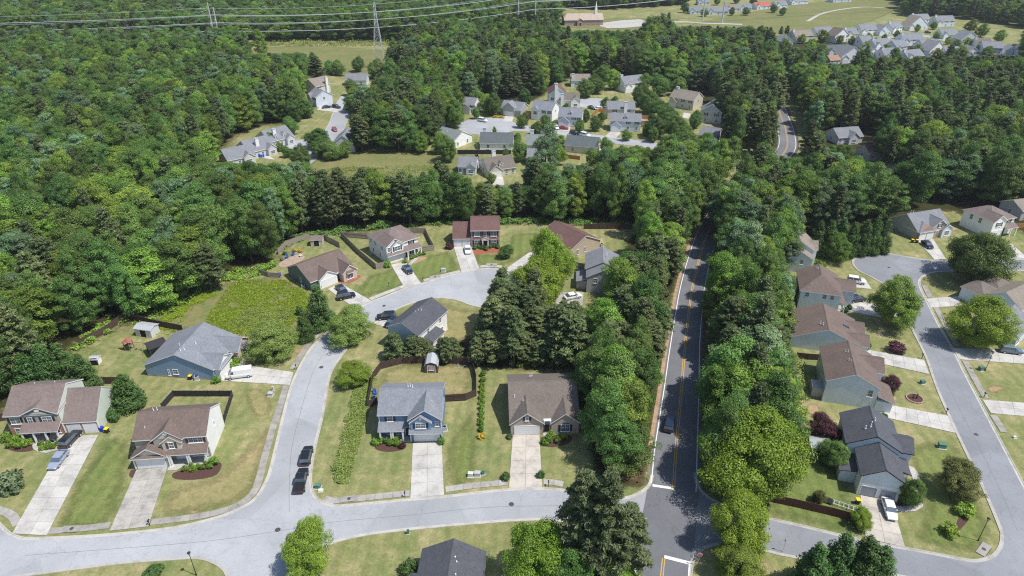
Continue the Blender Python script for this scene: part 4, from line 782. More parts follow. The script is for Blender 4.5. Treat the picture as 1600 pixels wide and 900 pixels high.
for i, (A, B, rf, l) in enumerate([((1077,22),(1097,22),greenr,'green roofed house at the far end of the field row'),((1106,23),(1137,23),greyr,'blue grey roofed house with red deck beside the pylon'),((1134,18),(1156,18),tan,'tan roofed house in the far field row'),((1156,17),(1174,17),greyr,'white gabled house left of the bright red roof'),((1181,15),(1204,14),shingle('shingle_bright_red',(.42,.12,.10)),'bright red roofed house at the far edge of the field'),((1090,8),(1108,8),greyr,'grey house behind the far field row'),((1212,13),(1230,12),greyl,'pale house right of the bright red roof'),((1300,4),(1330,3),greyr,'grey roofed house at the top edge beyond the field'),((1235,8),(1262,6),greyr,'blue grey roofed house beyond the open field')]):
    simple(A, B, 9, 3.0, rf, SP, l, 'x', .6, fg=(.5, 5, 1, 3))
# church
h = House('church', 'long tan roofed church with white spire beyond the woods', (882,40), (942,39), cat='church')
h.wall(0,32,0,14,4.2,b_brown,'x',.55); h.roof(0,32,0,14,4.2,shingle('shingle_sand',(.42,.34,.28)),'x',.55,.5); h.wall(10,15,-3,2,4,b_brown,'y',.6); h.roof(10,15,-3,4,4,shingle('shingle_sand',(.42,.34,.28)),'y',.6,.4)
MB().box(26,28,6,8,7.5,11).tube((27,7,11),(27,7,17.5),1.0,.05,6).build('spire', M['trim'], h.o)
for k in range(7): h.window('F',0,1.8+k*4.4 + (.6 if k==2 else 0),1.0,.9,2.0)
h.door('F',-3,12.5,1.8,2.4)
for i, (A, B, l) in enumerate([((0,15),(34,16),'dark roofed building at the far left corner'),((36,10),(66,11),'second dark roofed building at the far left corner')]):
    simple(A, B, 14, 4, blackr, SG, l)
# ------------------------------------------------------------------ fences
def fence(pts, hgt, mat, label, rails=False, step=2.4):
    pts = GP(pts); root = empty('fence', pts[0]); tag(root, label, 'fence'); o0 = pts[0]
    cache = {}
    for a, b in zip(pts, pts[1:]):
        d = b - a; L = d.length; n = max(1, round(L/step)); st = L/n; ang = math.atan2(d.y, d.x)
        key = round(st, 3)
        if key not in cache:
            mb = MB()
            if rails:
                for z in (.35, .85, 1.35): mb.box(.06, st-.06, -.03, .03, z*hgt/1.5-.08, z*hgt/1.5+.08)
                for k in range(6): x = .1 + (st-.2)*k/5; mb.box(x-.02, x+.02, .035, .045, .1, hgt-.05)
            else:
                k = max(6, int(st/.15)); prof = []
                for j in range(k):
                    x0 = .05 + (st-.1)*j/k; x1 = .05 + (st-.1)*(j+1)/k; off = .012 if j % 2 else -.012
                    prof += [(x0, -.02+off), (x1, -.02+off)]
                back = [(st-.05, .03), (.05, .03)]
                mb.prism(prof + back, .05, hgt)
                mb.box(.06, st-.06, .032, .08, .3, .4).box(.06, st-.06, .032, .08, hgt-.4, hgt-.3)
            cache[key] = mb.mesh('panel', mat)
        for j in range(n):
            p = a + d*(j/n) - o0; link('panel', cache[key], root, p, ang)
            pm = cache.setdefault('post', MB().box(-.06,.06,-.06,.06,0,hgt+.1).mesh('post', mat)); link('post', pm, root, p, ang)
    link('post', cache['post'], root, pts[-1]-o0)
FB, FK, FG, FO = M['fence'], M['fence_black'], M['fence_grey'], M['fence_orange']
fence([(254,640),(272,619.5),(364,619.5),(347,672)], 1.5, FK, 'black board fence behind the tan gabled house')
fence([(163,600),(190,600)], 1.8, FB, 'short brown fence piece beside the dark cypress')
fence([(183,642),(212,641)], 1.8, FB, 'short brown fence right of the brick fronted house')
fence([(-10,660),(22,655)], 1.8, FB, 'brown fence behind the shrubs of the brick fronted house')
fence([(122,542),(150,529),(168,519),(197,497),(240,509),(286,518)], 1.8, FB, 'dark brown fence between the back lawn and the wood')
fence([(590,632),(575,638),(580,610),(583,593),(595,577),(629,568),(685,567),(738,570),(744,596),(744,619),(727,626),(692,628)], 1.8, FB, 'curved brown fence round the blue house back lawn')
fence([(577,374),(533,370),(560,397),(588,421),(601,418)], 1.8, FG, 'brown fence left of the white two storey house')
fence([(641,364),(665,365),(671,378),(678,391),(657,394)], 1.8, FG, 'brown fence right of the white two storey house')
fence([(500,371),(515,379),(531,387)], 1.8, FG, 'fence between the pool shed and the white house')
fence([(435,398),(448,385),(468,378),(484,373)], 1.8, FG, 'pale weathered fence behind the patio')
fence([(405,428),(420,433),(438,434)], 1.5, FG, 'weathered fence at the edge of the overgrown lot')
fence([(890,414),(902,419),(913,421)], 1.8, FG, 'short curved fence behind the grey house')
fence([(912,358),(950,358),(986,358)], 1.8, FB, 'dark fence along the wood behind the tan ranch')
fence([(1183,780),(1240,792),(1300,806),(1333,815)], 1.8, plain('fence_redbrown', (.12,.055,.04), .9, .3, 2.5), 'long red brown fence along the east side street')
fence([(1244,560),(1262,562),(1280,563)], 1.6, FB, 'dark fence between two east row houses')
fence([(1580,357),(1600,356)], 1.6, FO, 'reddish fence behind the large tree')
fence([(715,241),(757,241),(798,241)], 1.8, FK, 'dark fence behind the long dark roofed house')
fence([(745,242),(750,259)], 1.8, FK, 'dark side fence left of the small tan house')
fence([(876,246),(906,250)], 1.6, FO, 'orange cedar fence behind the dark green roof')
fence([(820,240),(870,247)], 1.6, FO, 'orange rail fence behind the pale green roof', True)
fence([(926,182),(935,175),(948,175)], 1.8, FO, 'orange cedar fence corner among the middle houses')
fence([(1003,186),(1015,186),(1024,194),(1003,198)], 1.8, FO, 'orange fence right of the pale roofed house')
fence([(820,178),(832,180)], 1.8, FO, 'bright orange fence piece left of the white gable')
fence([(1337,220),(1370,221)], 1.8, FB, 'dark fence beside the clearing house')

# ------------------------------------------------------------------ vehicles
def car(px, py, ang, kind, color, label, z=.09, nose=1):
    p = G(px, py); o = empty('car' if kind in ('sedan','suv') else {'van':'van','pickup':'pickup_truck'}[kind], (p.x, p.y, z), R(ang))
    tag(o, label, {'van':'van','pickup':'pickup truck'}.get(kind,'car'))
    paint = MATS.get('paint_'+color)
    if not paint:
        c = {'black':(.012,.013,.016),'white':(.78,.79,.8),'silverblue':(.28,.32,.42),'navy':(.012,.02,.045),'blue':(.02,.10,.55),'red':(.35,.02,.02),'bluegrey':(.12,.17,.23),'grey':(.2,.2,.21)}[color]
        paint, t, b = nodes('car_paint_'+color); b.inputs['Base Color'].default_value = rgba(c); b.inputs['Roughness'].default_value = .28; b.inputs['Coat Weight'].default_value = .6; MATS['paint_'+color] = paint
    S = {'sedan': dict(L=4.75,W=.90,hb=.92,hr=1.44,hood=.92,st=[(-2.37,.50,.72,.70),(-2.25,.30,.88,.83),(-1.6,.26,.98,.89),(1.2,.26,.95,.90),(1.95,.27,.82,.85),(2.3,.32,.68,.76),(2.38,.45,.58,.68)],cab=[(-1.95,-1.15),(1.15,.35)],rz=1.44),
         'suv': dict(st=[(-2.35,.55,.85,.76),(-2.28,.36,1.02,.88),(-1.7,.32,1.08,.94),(1.1,.32,1.06,.95),(1.95,.34,.98,.90),(2.3,.4,.86,.82),(2.38,.5,.72,.74)],cab=[(-2.24,-1.95),(1.15,.3)],rz=1.74),
         'van': dict(st=[(-2.75,.5,1.1,.94),(-2.7,.34,1.2,.98),(1.6,.34,1.2,.99),(2.3,.36,1.05,.94),(2.65,.42,.9,.86),(2.72,.5,.75,.8)],cab=[(-2.7,-2.6),(2.1,1.25)],rz=2.15),
         'pickup': dict(st=[(-2.85,.55,.9,.88),(-2.8,.45,1.1,.95),(-.9,.42,1.1,.96),(1.2,.42,1.12,.97),(2.3,.44,1.08,.93),(2.75,.5,.95,.86),(2.85,.6,.8,.8)],cab=[(-.85,-.65),(1.35,.55)],rz=1.88)}[kind]
    mb = MB(); rows = []
    for (x, z0, z1, hw) in S['st']:
        zm = z0 + (z1-z0)*.55
        ring = [(x,-hw*.9,z0),(x,-hw,zm),(x,-hw*.93,z1-.04),(x,-hw*.8,z1),(x,hw*.8,z1),(x,hw*.93,z1-.04),(x,hw,zm),(x,hw*.9,z0)]
        rows.append(ring)
    vv = [p_ for r in rows for p_ in r]; ff = []
    for i in range(len(rows)-1):
        for k in range(8): ff.append((i*8+k, i*8+(k+1)%8, (i+1)*8+(k+1)%8, (i+1)*8+k))
    ff += [tuple(range(7,-1,-1)), tuple(range((len(rows)-1)*8, len(rows)*8))]
    body = mb.add(vv, ff).build('body', paint, o, smooth=False)
    (b0, t0), (b1, t1) = S['cab']; hw = S['st'][2][3]; zb = S['st'][2][2] - .03; zr = S['rz']; ht = hw*.80; hb = hw*.90
    gl = MB().hexa([(b0,-hb,zb),(b1,-hb,zb),(b1,hb,zb),(b0,hb,zb),(t0,-ht,zr),(t1,-ht,zr),(t1,ht,zr),(t0,ht,zr)])
    if kind == 'van':
        gl.build('cargo_box', paint, o)
        g = MB(); g.hexa([(1.32,-ht-.02,zr-.62),(1.95,-hb-.02,zb+.2),(1.95,-hb+.03,zb+.2),(1.32,-ht+.03,zr-.62),(1.28,-ht-.02,zr-.12),(1.36,-ht-.02,zr-.12),(1.36,-ht+.03,zr-.12),(1.28,-ht+.03,zr-.12)])
        for s_ in (-1,1): MB().hexa([(.95,s_*(hb*.99),zb+.15),(1.75,s_*(hb*.99),zb+.15),(1.75,s_*(hb*.99+.02),zb+.15),(.95,s_*(hb*.99+.02),zb+.15),(.95,s_*(ht+.04),zr-.2),(1.35,s_*(ht+.04),zr-.2),(1.35,s_*(ht+.06),zr-.2),(.95,s_*(ht+.06),zr-.2)]).build('side_window', M['glass'], o)
        MB().hexa([(2.10,-hb*.9,zb+.05),(2.13,-hb*.9,zb+.05),(2.13,hb*.9,zb+.05),(2.10,hb*.9,zb+.05),(1.30,-ht*.9,zr-.08),(1.34,-ht*.9,zr-.08),(1.34,ht*.9,zr-.08),(1.30,ht*.9,zr-.08)]).build('windscreen', M['glass'], o)
    else:
        g = gl.build('windows', M['glass'], o)
        e = .03; rf = MB().hexa([(t0-.1,-ht-.02,zr-.03),(t1+.12,-ht-.02,zr-.03),(t1+.12,ht+.02,zr-.03),(t0-.1,ht+.02,zr-.03),(t0+.05,-ht*.9,zr+.05),(t1-.05,-ht*.9,zr+.05),(t1-.05,ht*.9,zr+.05),(t0+.05,ht*.9,zr+.05)]).build('roof', paint, o)
        for xm in ((t0+t1)/2,):
            for s_ in (-1,1): MB().hexa([(xm-.05,s_*(hb+.01),zb),(xm+.05,s_*(hb+.01),zb),(xm+.05,s_*(hb-.05),zb),(xm-.05,s_*(hb-.05),zb),(xm-.05,s_*(ht+.01),zr),(xm+.05,s_*(ht+.01),zr),(xm+.05,s_*(ht-.05),zr),(xm-.05,s_*(ht-.05),zr)]).build('door_pillar', paint, o)
    if kind == 'pickup':
        MB().box(-2.7,-1.0,-.75,.75,1.095,1.13).build('bed_cover', M['blackmetal'], o)
    xf = S['st'][-1][0]; xr = S['st'][0][0]
    for xw in (xf-.9, xr+.9):
        for s_ in (-1,1):
            yw = s_*(hw-.12); rr = .34 if kind != 'pickup' else .39
            wh = MB().tube((xw,yw-.11,rr-.08+.06),(xw,yw+.11,rr-.08+.06),rr,rr,14).build('wheel', M['blackmetal'], o)
            MB().tube((xw,yw+s_*.112,rr-.02),(xw,yw+s_*.125,rr-.02),rr*.6,rr*.55,10).build('rim', M['metal'], wh)
    for s_ in (-1,1):
        zz = S['st'][-2][2]
        MB().box(xf-.16,xf-.01,s_*.58-.17,s_*.58+.17,zz-.22,zz-.05).build('headlight', plain('lamp_clear',(.8,.82,.85),.1), o)
        MB().box(xr-.015,xr+.12,s_*.62-.14,s_*.62+.14,S['st'][0][2]-.22,S['st'][0][2]+.02).build('tail_light', plain('lamp_red',(.4,.01,.01),.2), o)
        xm = t1 + .25; MB().box(xm-.08,xm+.08,s_*(hb+.12)-.1,s_*(hb+.12)+.1,zb,zb+.15).build('mirror', paint, o)
    return o
def toward(a, b): p, q = G(*a), G(*b); return math.degrees(math.atan2(q.y-p.y, q.x-p.x))
car(112,690,toward((100,703),(124,678)),'suv','black','black estate car parked close to the brick fronted garage')
car(93,722,toward((104,709),(84,735)),'sedan','silverblue','silver blue sedan lower on the long pale driveway')
car(375,589,toward((394,586),(358,591)),'van','white','white cargo van on the ranch house driveway',.1)
car(480,716,toward((477,729),(483,703)),'suv','black','dark estate car parked ahead of the black pickup',.04)
car(471.5,755,toward((468,770),(475,739)),'pickup','black','black pickup truck at the kerb near the junction',.04)
car(637,424,toward((629,415),(644,432)),'sedan','navy','dark sedan on the white house driveway')
car(731,393,toward((731,384),(732,402)),'sedan','white','white car on the red brick house driveway')
car(604,498,toward((620,497),(590,499)),'suv','black','black suv blocking the short driveway in the loop')
car(613,506,toward((622,497),(604,512)),'sedan','navy','dark car against the black roofed house')
car(534,455,toward((525,448),(545,465)),'sedan','navy','dark car beside the tall cypress')
car(541,466,toward((526,470),(556,464)),'suv','black','black car behind the willow tree')
car(1045.5,666,toward((1040,690),(1049,645)),'suv','navy','dark suv driving on the main road',.045)
car(1337,442,toward((1326,440),(1350,444)),'suv','white','white suv beside the brown hip roof')
car(1337,471,toward((1322,474),(1352,470)),'suv','navy','navy suv in front of the brown hip roofed house')
car(1448,385,toward((1440,378),(1458,393)),'sedan','navy','dark blue car by the yellow lidded bins')
car(1388,799,toward((1383,784),(1393,815)),'sedan','white','white sedan outside the grey garage doors')
car(1578,551,toward((1560,550),(1600,555)),'suv','bluegrey','blue grey estate car at the east edge')
car(895,466,toward((885,469),(905,465)),'sedan','white','white sedan under the roadside pines')
car(754,190,toward((746,188),(763,191)),'suv','white','white car parked in the middle turning circle',.04)
car(869,201,toward((864,196),(872,206)),'sedan','white','white car left of the open middle garage')
car(880,202,toward((875,203),(886,204)),'sedan','red','red and pale car on the middle driveway')
car(898,210,toward((890,209),(905,212)),'suv','black','black car on the middle street',.04)
car(914,213,toward((905,211),(922,215)),'suv','white','white van like car on the middle street',.04)
car(936,171,toward((928,172),(944,171)),'sedan','white','white car on the back side street',.04)
car(924,170,toward((918,168),(930,172)),'sedan','black','dark car on the back side street',.04)
car(948,173,toward((944,172),(952,175)),'suv','grey','grey car at the end of the back side street',.04)
car(404,246,toward((395,247),(414,245)),'suv','blue','bright blue car by the stepped grey roofs')
car(511,169,toward((503,170),(520,168)),'sedan','navy','dark car outside the twin gabled house')
car(526,169,toward((518,168),(533,171)),'suv','black','second dark car outside the twin gabled house')
car(523,204,toward((518,200),(527,210)),'sedan','red','red car behind the pale gable end',.04)
car(1449,52,toward((1440,52),(1458,53)),'suv','black','dark car on the far subdivision street',.04)
car(1430,58,toward((1420,58),(1438,58)),'sedan','white','white car on the far subdivision street',.04)
car(843,209,toward((836,208),(850,210)),'sedan','grey','grey car at the kerb behind the pale green roof',.04)

# ------------------------------------------------------------------ sheds, yard things, street furniture
def shed(A, ang, w, d, e, pitch, wallm, roofm, label, axis='x', gambrel=False, face='F'):
    h = House('shed', label, A, None, ang, cat='shed')
    if gambrel:
        xs = [(0,0,e),(w*.14,0,e+w*.26),(w*.5,0,e+w*.40),(w*.86,0,e+w*.26),(w,0,e)]
        poly = [(0,0)] + [(x,z) for x,_,z in xs] + [(w,0)]
        n = len(poly); MB().add([(x,0,z) for x,z in poly]+[(x,d,z) for x,z in poly],[tuple(range(n)),tuple(range(2*n-1,n-1,-1))]+[(i,n+i,n+(i+1)%n,(i+1)%n) for i in range(n)]).build('wall', wallm, h.o)
        rv = []; 
        for t in (.03,.12):
            for y in (-.2,d+.2):
                rv += [(w/2+(x-w/2)*1.08, y, z+t) for x,_,z in xs]
        m_ = 5; f = []
        for i in range(4): f += [(i,i+1,m_+i+1,m_+i),(2*m_+i,3*m_+i,3*m_+i+1,2*m_+i+1),(i,2*m_+i,2*m_+i+1,i+1),(m_+i,m_+i+1,3*m_+i+1,3*m_+i)]
        f += [(0,m_,3*m_,2*m_),(4,2*m_+4,3*m_+4,m_+4)]
        MB().add(rv, f).build('roof', roofm, h.o)
    else:
        h.wall(0,w,0,d,e,wallm,axis,pitch); h.roof(0,w,0,d,e,roofm,axis,pitch,.2,ohe=.2,t=.1)
    h.door('F' if face == 'F' else 'L', 0, w*.5 if face == 'F' else d*.5, 1.5, 1.8, M['dark'] if not gambrel else plain('shed_door',(.22,.17,.16)))
    h.window('F',0,w*.5,.9,.45,.7,2) if gambrel else h.louvre('F',0,w*.85,1.4,.4,.5,False)
    return h
shed((213,525), -12, 4.2, 2.8, 2.1, .3, s_lightgrey, M['metal'], 'white metal shed on the lawn by the dark fence', 'x')
shed((143,571), 5, 1.6, 1.5, 1.5, .35, s_white, M['metal'], 'small white shed behind the cypress group')
shed((664,583), 0, 2.8, 3.4, 1.7, .5, plain('shed_brown',(.13,.085,.08),.8), M['metal'], 'brown barn shed with white roof behind the blue house', gambrel=True)
shed((486,385), 5, 3.4, 2.8, 2.0, .55, b_pink, mauve, 'small shed with brown roof and white doors in the back yard')
shed((1265,712), -5, 3.2, 3.6, 2.0, .35, s_grey, plain('shed_roof_green', (.30,.34,.33), .7), 'grey shed in tree shade behind the corner house')
p = G(238,560); o = empty('pergola', p, R(40)); tag(o, 'dark roofed pergola against the blue ranch house', 'pergola')
for x, y in ((0,0),(3.6,0),(3.6,3.2),(0,3.2)): MB().box(x-.07,x+.07,y-.07,y+.07,0,2.3).build('post', M['fence'], o)
MB().box(-.2,3.8,-.2,3.4,2.3,2.42).build('roof', M['fence_black'], o); MB().box(0,3.6,-.1,.05,2.1,2.28).build('beam', M['fence'], o)
def playset(px, py, ang, label):
    p = G(px, py); o = empty('playset', p, R(ang)); tag(o, label, 'playset'); wood = plain('playset_wood',(.2,.13,.09)); 
    for x in (0,1.3):
        for y in (0,1.3): MB().box(x-.06,x+.06,y-.06,y+.06,0,2.4).build('post', wood, o)
    MB().box(-.05,1.35,-.05,1.35,1.2,1.28).build('platform', wood, o); MB().add([(-.2,-.2,2.4),(1.5,-.2,2.4),(1.5,1.5,2.4),(-.2,1.5,2.4),(.65,.65,3.1)],[(0,1,4),(1,2,4),(2,3,4),(3,0,4)]).build('roof', plain('playset_roof',(.35,.1,.08)), o)
    MB().tube((1.3,.65,2.2),(4.6,.65,2.2),.06).build('swing_beam', wood, o)
    for s_ in (-1,1): MB().tube((4.6,.65,2.2),(4.7,.65+s_*1.1,0),.05).build('leg', wood, o)
    for x in (2.4,3.6):
        MB().tube((x,.65,2.2),(x,.65,.5),.02).build('rope', M['metal'], o); MB().box(x-.2,x+.2,.55,.75,.45,.5).build('swing_seat', M['blackmetal'], o)
    MB().hexa([(-.05,.4,1.2),(-.05,.9,1.2),(-2.2,.9,.1),(-2.2,.4,.1),(-.05,.4,1.28),(-.05,.9,1.28),(-2.2,.9,.18),(-2.2,.4,.18)]).build('slide', plain('slide_yellow',(.5,.4,.12)), o)
playset(196,548,-10,'wooden playset with swings on the fenced back lawn')
def swingframe(px, py, ang, label):
    p = G(px, py); o = empty('garden_trampoline_frame', p, R(ang)); tag(o, label, 'play frame')
    for y in (0, .9): MB().box(0,4.2,y-.05,y+.05,.35,.45).build('rail', M['metal'], o)
    for k in range(6): x = .2+k*.75; MB().box(x-.04,x+.04,.05,.85,.36,.44).build('rung', M['metal'], o)
    for x in (.1,4.1):
        for y in (0,.9): MB().box(x-.05,x+.05,y-.05,y+.05,0,.35).build('leg', M['metal'], o)
    MB().box(-1.4,-.02,-.2,1.1,.3,.36).build('mat', M['blackmetal'], o)
swingframe(1300,789,-28,'low grey metal play frame on the lawn by the red brown fence')
def bin_(px, py, lid, label, body=(.02,.022,.02)):
    p = G(px, py); o = empty('wheeled_bin', p, R(-10)); tag(o, label, 'bin')
    MB().hexa([(-.24,-.26,.06),(.24,-.26,.06),(.24,.26,.06),(-.24,.26,.06),(-.31,-.34,1.0),(.31,-.34,1.0),(.31,.34,1.0),(-.31,.34,1.0)]).build('body', plain('bin_%d' % int(body[2]*999), body, .5), o)
    MB().box(-.34,.34,-.38,.38,1.0,1.08).build('lid', plain('lid_'+lid, {'yellow':(.85,.60,.02),'blue':(.02,.06,.45),'black':(.02,.02,.02)}[lid], .4), o)
    for s_ in (-1,1): MB().tube((s_*.2,.3,.12),(s_*.3,.3,.12),.12,.12,10).build('wheel', M['blackmetal'], o)
bin_(298,593,'yellow','black bin with yellow lid by the blue gable wall'); bin_(168,676,'yellow','yellow lidded bin right of the brick fronted garage'); bin_(160,674,'blue','blue bin right of the brick fronted garage',(.02,.05,.38))
bin_(1425,379,'yellow','left yellow lidded bin beside the sage house'); bin_(1432,379.5,'yellow','right yellow lidded bin beside the sage house'); bin_(1339,787,'yellow','yellow lidded bin beside the corner garage'); bin_(437,432,'blue','blue bin at the dark teal house wall',(.02,.05,.38))
steps_ac(308,593,'air conditioner at the blue ranch gable'); steps_ac(695,672,'air conditioner right of the blue house'); steps_ac(940,385,'air conditioner behind the tan ranch'); steps_ac(474,449,'air conditioner behind the tall cypress')
def lamp(px, py, label, h=5.0):
    p = G(px, py); o = empty('street_lamp', p); tag(o, label, 'street lamp')
    MB().tube((0,0,0),(0,0,.5),.11,.08).tube((0,0,.5),(0,0,h-.4),.06,.045).build('pole', M['blackmetal'], o)
    hd = MB().tube((0,0,h-.4),(0,0,h),.14,.24,8).tube((0,0,h),(0,0,h+.18),.28,.06,8).build('lantern', M['blackmetal'], o); MB().tube((0,0,h-.35),(0,0,h-.02),.15,.245,8).build('lamp_glass', plain('lamp_frost',(.5,.5,.48)), hd)
lamp(1528,845,'black street lamp on the corner lot lawn'); lamp(1539,580,'black street lamp beside the east driveway'); lamp(307,899,'black street lamp on the grass corner at the bottom')
def utility(px, py, c, label, w=.9, h=.75):
    p = G(px, py); o = empty('utility_box', p, random.Random(px).uniform(-.3,.3)); tag(o, label, 'utility box')
    MB().box(-w/2-.12,w/2+.12,-w/2-.1,w/2+.1,0,.07).build('pad', M['conc'], o); MB().hexa([(-w/2,-w*.4,.072),(w/2,-w*.4,.072),(w/2,w*.4,.072),(-w/2,w*.4,.072),(-w/2,-w*.34,h),(w/2,-w*.34,h),(w/2,w*.4,h),(-w/2,w*.4,h)]).build('cabinet', plain('box_%s' % c, {'green':(.09,.2,.15),'grey':(.42,.43,.42),'pale':(.55,.6,.52)}[c], .5), o)
    MB().box(-w/2-.03,w/2+.03,-w*.38,w*.43,h,h+.05).build('lid', plain('box_%s' % c, (0,0,0)), o)
utility(735.5,744,'pale','pale utility box left of three near the tan brick house'); utility(746,743,'grey','middle grey utility box near the tan brick house',1.0); utility(755,741,'green','small green utility box near the tan brick house',.5,.9)
utility(1471,699,'green','green utility box on the corner lot lawn',1.2,.9); utility(1441,599,'green','green utility box opposite the planting ring'); utility(1533,578,'green','green utility box at the foot of the street lamp',1.1,.8); utility(497,762,'green','green utility box at the street corner lawn',.9,.7); utility(501,767,'pale','flat pale utility cover at the street corner lawn',.7,.25)
utility(423,618,'grey','grey utility box on the worn lawn',1.0,.7); utility(427,610,'pale','white marker box beside the grey utility box',.35,1.0); utility(693,424,'grey','grey utility box on the green lawn above the circle',1.1,.8); utility(638,834,'green','small green utility post south of the pale street',.35,.9); utility(1585,684,'pale','pale utility cover by the east edge',.5,.3)
def mailbox(px, py, label):
    p = G(px, py); o = empty('mailbox', p); tag(o, label, 'mailbox')
    MB().box(-.05,.05,-.05,.05,0,1.05).build('post', M['fence_black'], o)
    a = [(-.1,0),(.1,0),(.1,.12),(.06,.2),(-.06,.2),(-.1,.12)]
    MB().add([(x,-.25,1.05+z) for x,z in a]+[(x,.25,1.05+z) for x,z in a],[tuple(range(6)),tuple(range(11,5,-1))]+[(i,6+i,6+(i+1)%6,(i+1)%6) for i in range(6)]).build('box', M['blackmetal'], o)
mailbox(234,821,'black mailbox beside the stained driveway'); mailbox(633,777,'black mailbox left of the blue house driveway'); mailbox(857,760,'black mailbox right of the tan brick driveway'); mailbox(463,577,'black mailbox opposite the van driveway'); mailbox(661,441,'black mailbox by the white house driveway'); mailbox(1478,646,'black mailbox above the east driveway'); mailbox(1440,560,'black mailbox by the ranch driveway'); mailbox(1537,621,'black mailbox on the far side of the east street'); mailbox(608,448,'dark mailbox on the green lawn')
def manhole(px, py, label, r=.45):
    p = G(px, py); o = MB().tube((0,0,0),(0,0,.012),r,r,16).build('manhole_cover', plain('iron',(.07,.07,.07),.6), None, (p.x,p.y,.034)); tag(o, label, 'manhole cover')
manhole(502,574,'round manhole cover on the circle street'); manhole(799,788,'round manhole cover in front of the tan brick driveway'); manhole(434,828,'round manhole cover at the street junction'); manhole(1525,679,'round manhole cover on the east street',.4); manhole(600,478,'round manhole cover near the loop driveway'); manhole(1389,418,'round manhole cover in the east turning circle',.4)
def drain(px, py, ang, label):
    p = G(px, py); o = empty('storm_drain', (p.x,p.y,.03), R(ang)); tag(o, label, 'storm drain')
    MB().box(-1.5,1.5,0,1.3,0,.12).build('lid', M['conc_old'], o); MB().box(-1.1,1.1,-.06,-.004,.02,.09).build('opening', M['dark'], o); MB().tube((0,.65,.121),(0,.65,.135),.32,.32,14).build('cover', plain('iron',(.07,.07,.07)), o)
drain(109,832,3,'concrete storm drain west of the stained driveway'); drain(545,784.5,8,'concrete storm drain at the street corner'); drain(681,434,25,'concrete storm drain below the green lawn'); drain(1544,863,40,'concrete storm drain on the corner lot kerb'); drain(768,415.5,0,'storm drain at the head of the turning circle')
def sign(px, py, kind, ang, label):
    p = G(px, py); o = empty('road_sign', p, R(ang)); tag(o, label, 'sign')
    MB().tube((0,0,0),(0,0,2.9),.04).build('post', M['metal'], o)
    n, r = (8,.42) if kind == 'stop' else (4,.32)
    a = [(r*math.cos(t+math.pi/n), 2.5+r*math.sin(t+math.pi/n)) for t in np.linspace(0,2*math.pi,n+1)[:-1]]
    f = MB().add([(x,-.05,z) for x,z in a]+[(x,-.07,z) for x,z in a],[tuple(range(n)),tuple(range(2*n-1,n-1,-1))]+[(i,(i+1)%n,n+(i+1)%n,n+i) for i in range(n)]).build('sign_plate', plain('sign_white',(.8,.8,.8)) if kind == 'stop' else M['metal'], o)
    if kind == 'stop':
        a = [(r*.9*math.cos(t+math.pi/n), 2.5+r*.9*math.sin(t+math.pi/n)) for t in np.linspace(0,2*math.pi,n+1)[:-1]]
        MB().add([(x,-.074,z) for x,z in a],[tuple(range(n))]).build('sign_face', plain('sign_red',(.5,.02,.02),.4), f)
        cu = bpy.data.curves.new('lettering','FONT'); cu.body = 'STOP'; cu.size = .3; cu.align_x = 'CENTER'; cu.align_y = 'CENTER'; cu.materials.append(plain('sign_white',(.8,.8,.8)))
        tmp = bpy.data.objects.new('lettering', cu); col.objects.link(tmp); bpy.context.view_layer.update()
        lme = bpy.data.meshes.new_from_object(tmp.evaluated_get(bpy.context.evaluated_depsgraph_get())); bpy.data.objects.remove(tmp)
        t_ = link('lettering', lme, f); t_.location = (0,-.08,2.5); t_.rotation_euler = (R(90),0,0)
sign(1090,884,'stop',0,'red octagonal stop sign at the lower junction corner'); sign(1007,757,'plain',60,'sign post on the roadside left of the main road'); sign(1223,862,'plain',200,'thin sign post by the east side street')
# patio group behind the teal house
px_sheet('patio', [(436,412),(452,402),(466,398),(477,401),(470,408),(452,416),(440,418)], plain('patio_tan',(.36,.27,.21),.9,.3,1.2), .03, 'tan paved patio in the back yard', 2)
def chair(px, py, c, label, ang=0):
    p = G(px, py); o = empty('garden_chair', (p.x,p.y,.03), R(ang)); tag(o, label, 'chair'); m = plain('chair_'+c, {'blue':(.03,.10,.45),'grey':(.12,.13,.15),'white':(.7,.7,.7)}[c], .6)
    MB().box(-.35,.35,-.35,.35,.36,.44).build('seat', m, o); MB().hexa([(-.35,.28,.44),(.35,.28,.44),(.35,.36,.44),(-.35,.36,.44),(-.35,.42,1.0),(.35,.42,1.0),(.35,.5,1.0),(-.35,.5,1.0)]).build('backrest', m, o)
    for x in (-.3,.3):
        for y in (-.3,.3): MB().box(x-.03,x+.03,y-.03,y+.03,0,.36).build('leg', m, o)
        MB().box(x-.05,x+.05,-.3,.35,.62,.67).build('armrest', m, o)
chair(449,403.5,'blue','left blue chair on the tan patio',20); chair(458,399,'blue','right blue chair on the tan patio',-10); chair(441,407,'grey','dark chair at the patio edge',50); chair(470,401,'white','white chair at the patio end',-40)
chair(586,616,'blue','blue lawn chair behind the blue house, upper of two',20); chair(584,623,'blue','blue lawn chair behind the blue house, lower of two',200)
chair(66,692,'grey','left dark chair on the brick house porch',180); chair(84,690,'grey','right dark chair on the brick house porch',180)
p = G(675,424+0); 
